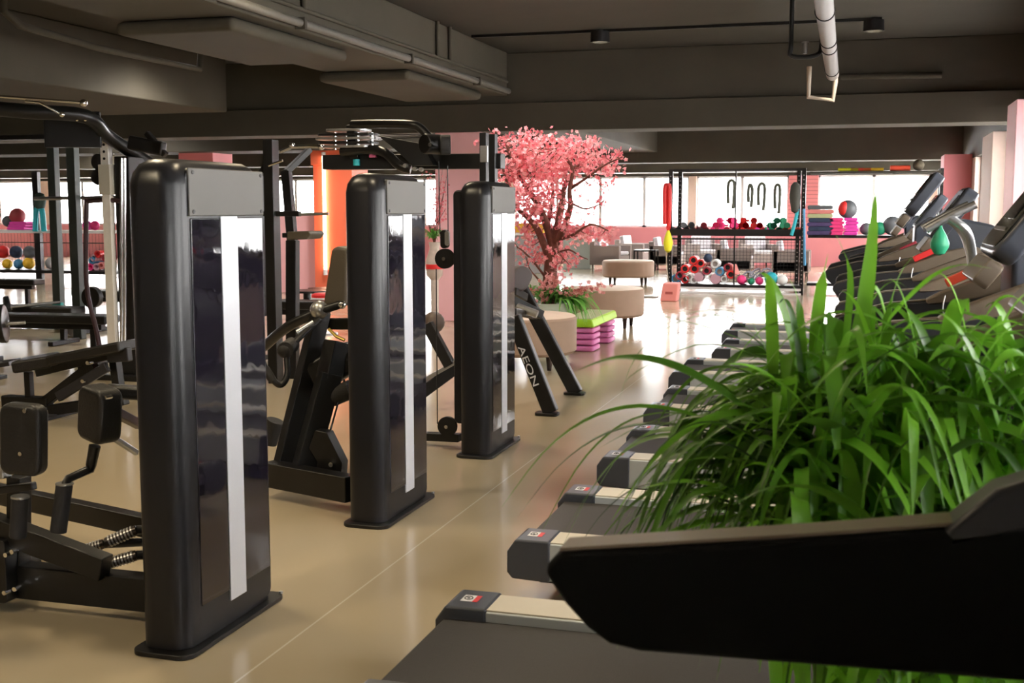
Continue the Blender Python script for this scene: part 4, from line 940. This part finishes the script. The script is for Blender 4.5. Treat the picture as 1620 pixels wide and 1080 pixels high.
# second bay to the right: mats, balls, top shelf bundle
rk2 = thing('storage_rack', 'right bay of storage shelving with mats and balls behind the treadmills', 'storage rack', (-.1, RY+.6, 0))
y2 = RY+.7; xa, xb = X_(1278, 380, y2), X_(1486, 380, y2)
for x in (xb,):
    MB().box((x-.03, y2-.03, 0), (x+.03, y2+.03, 2.2)).build('post', BLACK, rk2, bevel=.003)
    MB().box((x-.03, y2+.42, 0), (x+.03, y2+.48, 2.2)).build('post', BLACK, rk2, bevel=.003)
MB().box((xa, y2-.05, .98), (xb, y2+.5, 1.03)).build('middle_shelf', BLACK, rk2, bevel=.004)
MB().box((xa, y2-.05, 2.12), (xb, y2+.5, 2.16)).build('top_shelf', CEIL, rk2, bevel=.004)
MB().box((xa, y2-.05, .12), (xb, y2+.5, .17)).build('bottom_shelf', BLACK, rk2, bevel=.004)
cols = [(PURP, 'dark purple'), (NAVY, 'navy'), (PURP, 'violet grey'), (NAVY, 'slate'), (LIMEP, 'olive yellow'), (SALM, 'salmon'), (GREYB, 'grey')]
for k, (m, cn) in enumerate(cols):
    xx = X_(1296, 380, y2); o = MB().prism(rrect(.44, .075, .03, 4, xx+.02*(k % 2), 1.03+.0375+.076*k), y2+.0, y2+.4, 'y').build('folded_mat', m, None, bevel=.01)
    tag(o, '%s folded mat, %s in the stack beside the right rack post' % (cn, ['bottom', 'second', 'third', 'fourth', 'fifth', 'sixth', 'topmost'][k]), 'mat', 'folded mats on the right bay')
for k in range(5):
    for j, u in enumerate((1322, 1345)):
        m = (HOT, MAG)[j]; xx = X_(u, 380, y2)
        o = MB().prism(rrect(.24, .06, .025, 4, xx+.02*(k % 2), 1.03+.031+.062*k), y2+.0, y2+.35, 'y').build('folded_mat', m, None, bevel=.01)
        tag(o, '%s folded mat, %s of its stack under the black ball' % (('crimson pink', 'magenta')[j], ['lowest', 'second', 'middle', 'fourth', 'topmost'][k]), 'mat', 'folded mats on the right bay')
c = pt(1341, 331, y2+.2); o = MB().ball(c, .17, 24).build('medicine_ball', GREYB); tag(o, 'dark grey medicine ball with a red patch on top of the pink mats', 'ball'); c.z = 1.03+.31+.17; o.location = (0, 0, 0)
p2 = MB().ball(c-Vector((.07, .10, 0)), .09, 14, 1.4).build('red_patch', RED, o)
for (u, v, r, m, lb) in ((1413, 327, .17, GREYB, 'black ball on the right bay shelf nearest the treadmill consoles'), (1371, 343, .11, GREYB, 'small grey ball in the middle of the right bay shelf'), (1392, 350, .12, GREEN, 'dark green ball behind the treadmill console')):
    c = pt(u, v, y2+.2); c.z = 1.03+r; o = MB().ball(c, r, 24).build('medicine_ball', m); tag(o, lb, 'ball', 'balls on the right bay')
for k, (u, m, lb) in enumerate(((1360, REDS, 'scarlet rolled band on the top shelf of the right bay'), (1380, AMB, 'amber rolled band on the top shelf of the right bay'), (1422, REDS, 'bundle of orange red bands at the right end of the top shelf'), (1340, YEL, 'yellow rolled band at the left end of the top shelf'))):
    a_ = pt(u-14, 268, y2+.1); b_ = pt(u+18, 266, y2+.1); a_.z = b_.z = 2.19+(.02 if k == 2 else 0)
    tag(MB().tube([a_, b_], .05 if k == 2 else .03, 10).build('rolled_band', m), lb, 'band', 'bands on the top shelf')
c = pt(1453, 266, y2+.1); c.z = 2.16+.10; tag(MB().ball(c, .10, 16).build('rope_ball', mat('brown rope ball', (.10, .08, .05), .8, noise=.5, bump=.5)), 'dark brown ball on the top shelf above the treadmill consoles', 'ball')

# ================================================================== LEFT SIDE
# weight / ball rack far left
LY = 20.8
lk = thing('ball_rack', 'black shelving rack full of balls at the far left', 'storage rack', (pt(40, 440, LY).x, LY, 0))
def lx(u, v=400, y=LY): return pt(u, v, y).x
xa, xb = lx(-60), lx(180)
for u in (62, 176): 
    x = lx(u); MB().box((x-.07, LY-.05, 0), (x+.07, LY+.05, 2.25)).build('post', BLACK, lk, bevel=.004)
MB().box((xa, LY-.1, 1.00), (xb, LY+.5, 1.06)).build('middle_shelf', ALU, lk, bevel=.004)
MB().box((xa, LY-.1, .18), (xb, LY+.5, .24)).build('bottom_shelf', BLACK, lk, bevel=.004)
MB().box((xa, LY-.14, .80), (xb, LY-.12, .82)).build('mesh_rail', BLACK, lk)
ms = MB()
for k in range(int((xb-xa)/.08)): ms.tube([(xa+.08*k, LY+.46, .24), (xa+.08*k, LY+.46, 1.0)], .004, 4)
ms.build('wire_mesh', BLACK, lk)
for (u, v, rp, m, lb, zz) in ((27, 325, 14, mat('dull red ball', (.45, .07, .08), .5), 'large dull red ball on the upper shelf at the far left', 1.06+.12), (12, 335, 10, GREYB, 'grey ball left of the large dull red ball', 1.06+.06),
    (8, 400, 16, RED, 'bright red ball on the lower shelf at the left picture edge', .24+.28), (28, 407, 16, NAVY, 'navy ball right of the bright red ball, upper layer', .24+.26), (50, 401, 14, GREYB, 'charcoal ball just left of the ball rack post', .24+.30),
    (18, 425, 12, AMB, 'amber ball in the lower layer at the far left', .24), (31, 426, 13, BLUE, 'blue ball in the lower layer under the navy ball', .24), (47, 422, 15, AMB, 'large amber yellow ball against the rack post', .24), (80, 426, 12, WHITE, 'white ball right of the ball rack post', .24)):
    c = pt(u, v, LY+.25); r = px2m(rp, c)*.9;
    if zz == .24: c = pt({18: 12, 31: 30, 47: 46, 80: 82}[u], v, LY+.25); r = {18: .105, 31: .105, 47: .125, 80: .13}[u]
    elif zz < .6: c = pt({8: 5, 28: 26, 50: 47}[u], v, LY+.25); r = .135; zz = .46
    c.z = zz+r; tag(MB().ball(c, r, 24).build('medicine_ball', m), lb, 'ball', 'balls on the far left rack')
for k in range(3):
    x = lx(28); tag(MB().prism(rrect(.42, .055, .02, 3, x+.03*(k-1), 1.06+.03+.057*k), LY, LY+.35, 'y').build('folded_mat', MAG, None, bevel=.008), 'magenta folded mat, %s under the dull red ball' % ['bottom', 'middle', 'top'][k], 'mat', 'magenta mats on the far left rack')
hang('resistance_band', 'bright turquoise bands hanging on the far left rack post', 'resistance band', TEAL, [pt(56, 366, LY-.15), pt(57, 335, LY-.15), pt(62, 328, LY-.15), pt(67, 335, LY-.15), pt(70, 366, LY-.15)], .055)
c = pt(63, 318, LY-.15); tag(MB().lathe([(1e-6, -.18), (.09, -.14), (.13, 0), (.09, .14), (1e-6, .18)], c, 14).build('glove_bundle', mat('dark green bundle', (.03, .06, .05), .7)), 'dark green bundle at the top of the far left rack post', 'bag')
for (u, v, m, cn) in ((148, 408, MAUVE, 'pink'), (154, 402, RED, 'red'), (145, 412, BLUE, 'blue'), (160, 420, SALM, 'salmon'), (166, 408, DKRED, 'dark red'), (152, 422, MAUVE, 'mauve'), (143, 428, HOT, 'hot pink')):
    c = pt(u, v, LY+.1); r = .075; c.z = max(.24+r, c.z); q = Matrix.Rotation(R(90), 3, 'X')
    tag(MB().lathe([(r*.6, -.3), (r, -.3), (r, 0), (r*.6, 0), (r*.6, -.3)], c, 18, q).build('foam_roller', m), '%s foam roller on the ball rack, seen beside the white cable column' % cn, 'foam roller', 'rollers on the far left rack')
for (u, m, lb) in ((138, MAG, 'magenta item on the upper shelf behind the power rack'), (150, HOT, 'hot pink item on the upper shelf by the white column')):
    c = pt(u, 350, LY+.1); c.z = 1.06+.10; tag(MB().ball(c, .10, 12).build('exercise_ball', m), lb, 'ball')

# power rack
PY = 12.6
pr = thing('power_rack', 'dark steel power rack with bare square posts at the left', 'power rack', (pt(105, 520, PY).x, PY, 0))
zt = pt(90, 224, PY).z
for (u, y) in ((90, PY), (121, PY-.9), (-40, PY)):
    x = pt(u, 400, y).x; MB().box((x-.055, y-.05, 0), (x+.055, y+.05, 2.42)).build('upright', mat('dark green steel', (.035, .045, .04), .35), pr, bevel=.008)
xq = pt(121, 400, PY-.9).x; xw = pt(-40, 400, PY).x; xr = pt(90, 400, PY).x
MB().bar((xw, PY, 2.38), (xr, PY, 2.38), .06, .06).bar((xr, PY, 2.38), (xq, PY-.9, 2.38), .06, .06).build('top_beam', BLACK, pr, bevel=.005)
MB().bar((xw, PY, .06), (xr, PY, .06), .08, .1).bar((xr, PY, .06), (xq, PY-.9, .06), .08, .1).build('base_beam', BLACK, pr, bevel=.005)
MB().cyl(pt(55, 314, PY-.3), pt(198, 312, PY-.9), .022, 12).build('pull_up_bar', STEEL, pr)
o = MB().box(tuple(pt(83, 515, PY-.12)), tuple(pt(101, 478, PY-.06))).build('band_wrap', mat('teal wrap', (.02, .25, .23), .5), None, bevel=.01); tag(o, 'teal band wrapped round the foot of a power rack post', 'resistance band')
# barbells
def barbell(a_, b_, lb, plates, pr_=.19, stand=None):
    a_ = Vector(a_); b_ = Vector(b_); t = thing('barbell', lb, 'barbell', tuple((a_+b_)/2), 'barbells at the left'); MB().cyl(a_, b_, .016, 12).build('bar_shaft', STEEL, t); d = (b_-a_).normalized()
    if stand is not None:
        c = a_.lerp(b_, stand); MB().box((c.x-.03, c.y-.03, .03), (c.x+.03, c.y+.03, c.z-.015)).box((c.x-.2, c.y-.05, 0), (c.x+.2, c.y+.05, .03)).build('cradle_post', BLACK, t, bevel=.004)
    for f in plates:
        c = a_.lerp(b_, f); MB().tube([c-d*.03, c-d*.025, c+d*.025, c+d*.03], [pr_*.9, pr_, pr_, pr_*.9], 28).build('weight_plate', BLACK, t, bevel=.006)
        MB().tube([c-d*.05, c+d*.05], .035, 16).build('bar_collar', STEEL, t)
barbell(pt(-60, 492, 10.6), pt(95, 478, 11.3), 'chrome barbell with a small black plate resting across the left bench', (.45,), .12)
barbell(pt(-40, 515, 8.7), pt(40, 510, 8.9), 'black loaded barbell end low at the left picture edge', (.55,), .17, .15)
# flat benches
def flat_bench(c, L_, rz, lb, h=.45):
    t = thing('flat_bench', lb, 'bench', (c[0], c[1], 0), 'flat benches at the left'); q = Matrix.Rotation(rz, 3, 'Z')
    def bb(lo, hi, nm, m, bv): 
        mb = MB().box(lo, hi); mb.v = [q @ v + Vector((c[0], c[1], 0)) for v in mb.v]; mb.build(nm, m, t, bevel=bv, seg=3)
    bb((-L_/2, -.14, h-.08), (L_/2, .14, h), 'bench_pad', LEATHER, .02)
    bb((-L_/2+.1, -.04, h-.14), (L_/2-.1, .04, h-.08), 'bench_rail', BLACK, .006)
    for s in (-1, 1):
        bb((s*(L_/2-.2)-.03, -.03, .04), (s*(L_/2-.2)+.03, .03, h-.14), 'leg', BLACK, .006); bb((s*(L_/2-.2)-.035, -.25, 0), (s*(L_/2-.2)+.035, .25, .05), 'foot_bar', BLACK, .01)
flat_bench((pt(60, 520, 9.6).x, 9.6), 1.6, R(4), 'dark flat bench lying between the power rack and the adjustable bench', .50)
flat_bench((pt(50, 500, 11.2).x-.15, 11.2), 1.5, R(2), 'dark flat bench standing inside the power rack', .42)
flat_bench((pt(30, 470, 15.2).x, 14.2), 2.2, R(5), 'farthest dark flat bench, in front of the ball rack', .5)
flat_bench((pt(165, 500, 12.0).x, 12.4), 1.3, R(0), 'dark flat bench behind the white cable column', .52)
t = thing('plate_tree', 'black weight plate on a low stand behind the white cable column', 'weight plate', (pt(146, 475, 11.4).x, 11.4, .0))
c = pt(146, 470, 11.4); MB().cyl((c.x, 11.36, c.z), (c.x, 11.44, c.z), .12, 24).build('weight_plate', BLACK, t, bevel=.01); MB().box((c.x-.03, 11.38, 0), (c.x+.03, 11.42, c.z)).build('stand_post', BLACK, t)
# adjustable bench
ay = 7.2
t = thing('adjustable_bench', 'adjustable incline bench with brown black pad behind the adductor machine', 'bench', (pt(100, 640, ay).x, ay, 0))
def slabp(pa, pb, w, h, nm, m, bv=.02): return MB().bar(pa, pb, w, h).build(nm, m, t, bevel=bv, seg=3)
slabp(pt(92, 568, ay), pt(208, 545, ay), .30, .075, 'backrest_pad', LEATHER)
slabp(pt(28, 578, ay-.1), pt(88, 568, ay-.0), .30, .085, 'seat_pad', LEATHER)
slabp(pt(-40, 582, ay-.1), pt(24, 572, ay-.0), .25, .03, 'side_rail', BLACK, .004)
slabp(pt(60, 590, ay), pt(185, 560, ay), .06, .05, 'frame_rail', BLACK, .005)
slabp(pt(66, 640, ay), pt(150, 575, ay), .07, .07, 'support_strut', BLACK, .006)
slabp(pt(92, 628, ay-.1), pt(170, 580, ay-.1), .04, .07, 'adjustment_plate', TDARK, .006)
slabp(pt(45, 588, ay), pt(47, 628, ay), .05, .05, 'leg', BLACK, .005)
slabp(pt(182, 570, ay), pt(190, 628, ay), .06, .07, 'leg', BLACK, .005)
slabp((pt(8, 640, ay).x, ay, .10), (pt(80, 640, ay).x, ay, .10), .09, .09, 'base_beam', BLACK, .01)
slabp((pt(80, 640, ay).x, ay, .05), (pt(200, 640, ay).x, ay, .16), .08, .08, 'base_beam', BLACK, .01)
MB().box((pt(78, 640, ay).x, ay-.25, 0), (pt(96, 640, ay).x, ay+.25, .03)).build('foot_bar', TDARK, t, bevel=.008)
for (u, v) in ((130, 603), (138, 574)): c = pt(u, v, ay-.16); MB().cyl(c, c+Vector((0, .05, 0)), .014, 12).build('bolt', CHROME, t)
slabp(pt(172, 562, ay-.06), pt(206, 560, ay-.06), .06, .10, 'end_bracket', TDARK, .01)
# cable crossover with white guide column
cy = 9.0
t = thing('cable_crossover', 'cable crossover machine with perforated white column and black overhead arms', 'exercise machine', (pt(175, 520, cy).x, cy, 0))
xw_ = pt(174, 400, cy).x
MB().box((xw_-.04, cy-.03, 0), (xw_+.04, cy+.03, pt(170, 222, cy).z)).build('guide_column', mat('off white column', (.85, .83, .80), .4, noise=.1), t, bevel=.004)
h_ = MB()
for k in range(7): h_.cyl((xw_, cy-.035, 1.75+k*.06), (xw_, cy-.028, 1.75+k*.06), .012, 8)
h_.build('column_holes', BLACK, t)
MB().box((xw_-.055, cy-.05, 1.62), (xw_+.06, cy+.06, 1.88)).build('slide_carriage', mat('ivory carriage', (.55, .53, .46), .4), t, bevel=.006)
for k, v in enumerate((256, 280)):
    c = pt(157, v, cy-.0); q = Matrix.Rotation(R(90), 3, 'X'); MB().lathe([(1e-6, -.02), (.07, -.02), (.06, 0), (.07, .02), (1e-6, .02)], c, 20, q).build('pulley_wheel', BLACK, t)
MB().box((xw_+.07, cy+.0, 0), (xw_+.22, cy+.3, 1.95)).build('weight_stack_frame', BLACK, t, bevel=.01)
MB().tube([pt(192, 250, cy-.2), pt(192, 540, cy-.2)], .012).tube([pt(197, 250, cy-.2), pt(197, 540, cy-.2)], .012).build('guide_rod', CHROME, t)
MB().tube(smoothpts([(pt(-80, 165, 8.0)), pt(40, 176, 8.2), pt(135, 184, 8.5), pt(170, 215, 8.9), pt(215, 245, 9.2), pt(240, 262, 9.4)], 5), .06, 12).build('overhead_arm', BLACK, t)
MB().bar(pt(70, 205, 8.6), pt(160, 205, 8.8), .06, .30).build('overhead_plate', BLACK, t, bevel=.01)
MB().tube([pt(-60, 148, 7.8), pt(138, 163, 8.0)], .012).tube([pt(40, 160, 7.9), pt(62, 162, 7.9), pt(98, 181, 8.0)], .009).build('chrome_rod', CHROME, t)
MB().ball(pt(98, 181, 8.0), .022, 12).ball(pt(132, 163, 8.0), .03, 12).ball(pt(122, 190, 8.4), .012, 8).ball(pt(135, 190, 8.4), .012, 8).build('rod_end', CHROME, t)
MB().bar(pt(205, 225, 8.9), pt(260, 236, 8.9), .08, .12).build('top_housing', BLACK, t, bevel=.02)
MB().bar(pt(232, 210, 8.9), pt(262, 246, 8.9), .06, .05).build('top_housing', BLACK, t, bevel=.01)
MB().tube(smoothpts([pt(160, 560, cy), pt(152, 520, cy), pt(137, 450, cy), pt(137, 330, cy), pt(142, 318, cy), pt(190, 318, cy), pt(198, 330, cy)], 5), .022, 10).build('hoop_frame', mat('maroon tube', (.05, .025, .03), .35), t)
MB().box((xw_-.3, cy-.1, 0), (xw_+.3, cy+.4, .05)).build('base_plate', BLACK, t, bevel=.01)

# assisted dip / multi station between tower one and two
dy = 9.2
t = thing('assisted_dip_station', 'black assisted dip station with tall posts between the first two weight towers', 'exercise machine', (pt(440, 500, dy).x, dy, 0))
BD = lambda *a, **k: B(*a, par=t, **k)
x = pt(432, 400, dy).x; MB().box((x-.045, dy-.06, 0), (x+.045, dy+.06, 2.08)).build('main_post', BLACK, t, bevel=.006)
BD(414, 500, dy+.1, 412, 275, dy+.1, .07, .07, 'side_post'); BD(463, 600, dy+.3, 463, 380, dy+.3, .10, .08, 'side_post'); BD(463, 385, dy+.3, 453, 270, dy+.3, .08, .07, 'side_post')
BD(453, 272, dy+.3, 490, 236, dy+.5, .06, .05, 'top_arm'); BD(412, 276, dy, 425, 258, dy, .06, .05, 'top_arm')
MB().tube([pt(425, 262, dy-.1), pt(447, 254, dy-.1)], .012).build('chrome_grip', CHROME, t)
MB().tube([pt(444, 240, dy), pt(462, 232, dy), pt(490, 231, dy), pt(508, 232, dy)], .018).ball(pt(462, 230, dy), .03, 10).ball(pt(508, 232, dy), .03, 10).build('chrome_grip', CHROME, t)
BD(418, 338, dy, 475, 338, dy, .05, .045, 'grip_bar'); MB().tube([pt(474, 339, dy), pt(520, 338, dy)], .012).build('grip_extension', STEEL, t)
pd = MB().prism([(pt(u, v, dy).x, pt(u, v, dy).z) for u, v in ((464, 366), (498, 365), (502, 370), (496, 378), (464, 379))], dy-.12, dy+.15, 'y').build('arm_pad', PUTTY, t, bevel=.01)
BD(448, 372, dy, 466, 372, dy, .05, .04, 'pad_bracket')
o = flat_bench((pt(452, 480, 10.4).x, 10.4), 1.1, R(3), 'grey topped flat bench between the first two weight towers', .62)
# stool tables and red box near neon column
p = pt(486, 462, 16.4)
t = thing('bar_table', 'small dark round table in front of the low pink wall', 'table', (p.x, 16.4, 0))
MB().lathe([(1e-6, p.z), (.30, p.z), (.30, p.z+.03), (1e-6, p.z+.03)], (p.x, 16.4, 0), 28).build('table_top', BLACK, t); MB().lathe([(.2, 0), (.2, .02), (.06, .04), (.06, p.z)], (p.x, 16.4, 0), 20).build('pedestal', BLACK, t)
p = pt(512, 458, 17.6)
t = thing('bar_table', 'small dark round table at the foot of the coral column', 'table', (p.x, 17.6, 0))
MB().lathe([(1e-6, p.z), (.25, p.z), (.25, p.z+.03), (1e-6, p.z+.03)], (p.x, 17.6, 0), 28).build('table_top', BLACK, t); MB().lathe([(.2, 0), (.2, .02), (.03, .04), (.03, p.z)], (p.x, 17.6, 0), 20).build('pedestal', BLACK, t)
p = pt(513, 482, 13.0)
t = thing('stool', 'round stool with red and white striped seat beside the coral column', 'stool', (p.x, 13.0, 0))
z0 = p.z; MB().lathe([(1e-6, z0), (.13, z0), (.15, z0+.02), (.15, z0+.12), (.12, z0+.14), (1e-6, z0+.14)], (p.x, 13, 0), 28).build('seat', RED, t)
MB().lathe([(.151, z0+.065), (.153, z0+.07), (.153, z0+.085), (.151, z0+.09)], (p.x, 13, 0), 28).build('seat_band', WHITE, t)
MB().lathe([(.16, 0), (.16, .02), (.03, .04), (.03, z0)], (p.x, 13, 0), 20).build('pedestal', STEEL, t)

# ================================================================== LIGHT
W = bpy.data.worlds.new('World'); bpy.context.scene.world = W; W.use_nodes = True
W.node_tree.nodes['Background'].inputs[0].default_value = (.95, .97, 1.0, 1); W.node_tree.nodes['Background'].inputs[1].default_value = 2.6
def area(name, loc, rot, sx, sy, power, col=(1,1,1)):
    l = bpy.data.lights.new(name, 'AREA'); l.shape = 'RECTANGLE'; l.size = sx; l.size_y = sy; l.energy = power; l.color = col
    o = bpy.data.objects.new(name, l); C.objects.link(o); o.location = loc; o.rotation_euler = rot; return o
for i, (a_, b_) in enumerate(far_w): area('daylight_far', ((a_+b_)/2, YF+.5, 1.75), (R(-90), 0, 0), b_-a_, 1.5, 130*(b_-a_), (1, .98, .97))
for i, (a_, b_) in enumerate(rw): area('daylight_right', (XR+.55, (a_+b_)/2, 1.75), (0, R(90), 0), 1.6, b_-a_, 42*(b_-a_), (1, .97, .93))
for (x, y) in ((-2.93, 13.39), (.02, 13.39)):
    l = bpy.data.lights.new('downlight', 'SPOT'); l.energy = 60; l.spot_size = R(100); l.shadow_soft_size = .07; l.color = (1, .88, .7)
    o = bpy.data.objects.new('downlight', l); C.objects.link(o); o.location = (x, y, HC-.16)
def lamp(x, y, e, col):  # fill spot added under the ceiling, with no fixture of its own
    l = bpy.data.lights.new('fill_spot', 'SPOT'); l.energy = e; l.spot_size = R(150); l.spot_blend = .5; l.shadow_soft_size = .25; l.color = col
    o = bpy.data.objects.new('fill_spot', l); C.objects.link(o); o.location = (x, y, HC-.08)
for (x, y, e) in ((-3.4, 1.2, 190), (-6.6, 4.6, 150), (-12.2, 8, 260), (-3.6, 8.0, 170), (-1.5, 4.6, 110), (-3.4, 4.6, 130)): lamp(x, y, e, (1, .82, .55))  # warm added fill over the near half
for (x, y, e) in ((-3.2, 11.5, 200), (-7.5, 12.5, 260), (-2.5, 18.5, 330), (-7.5, 17.2, 330), (-12.5, 17.5, 330), (-18, 17, 330), (-2.5, 23.5, 260), (-7.5, 23.5, 300), (-4, 29, 300), (-12, 27, 300), (-18, 25, 300)): lamp(x, y, e, (1, .95, .9))  # neutral fill added to brighten the far area

# ================================================================== CAMERA
cam = bpy.data.cameras.new('camera'); co = bpy.data.objects.new('camera', cam); C.objects.link(co)
cam.sensor_width = 36; cam.lens = 36*FPX/1620; cam.clip_start = .05; cam.clip_end = 200
co.location = EYE; co.rotation_euler = (pi/2-PITCH, 0, YAW)
cam.dof.use_dof = True; cam.dof.focus_distance = 8; cam.dof.aperture_fstop = 9
sc = bpy.context.scene; sc.camera = co
sc.view_settings.view_transform = 'Standard'; sc.view_settings.look = 'None'; sc.view_settings.gamma = 1; sc.view_settings.exposure = .35
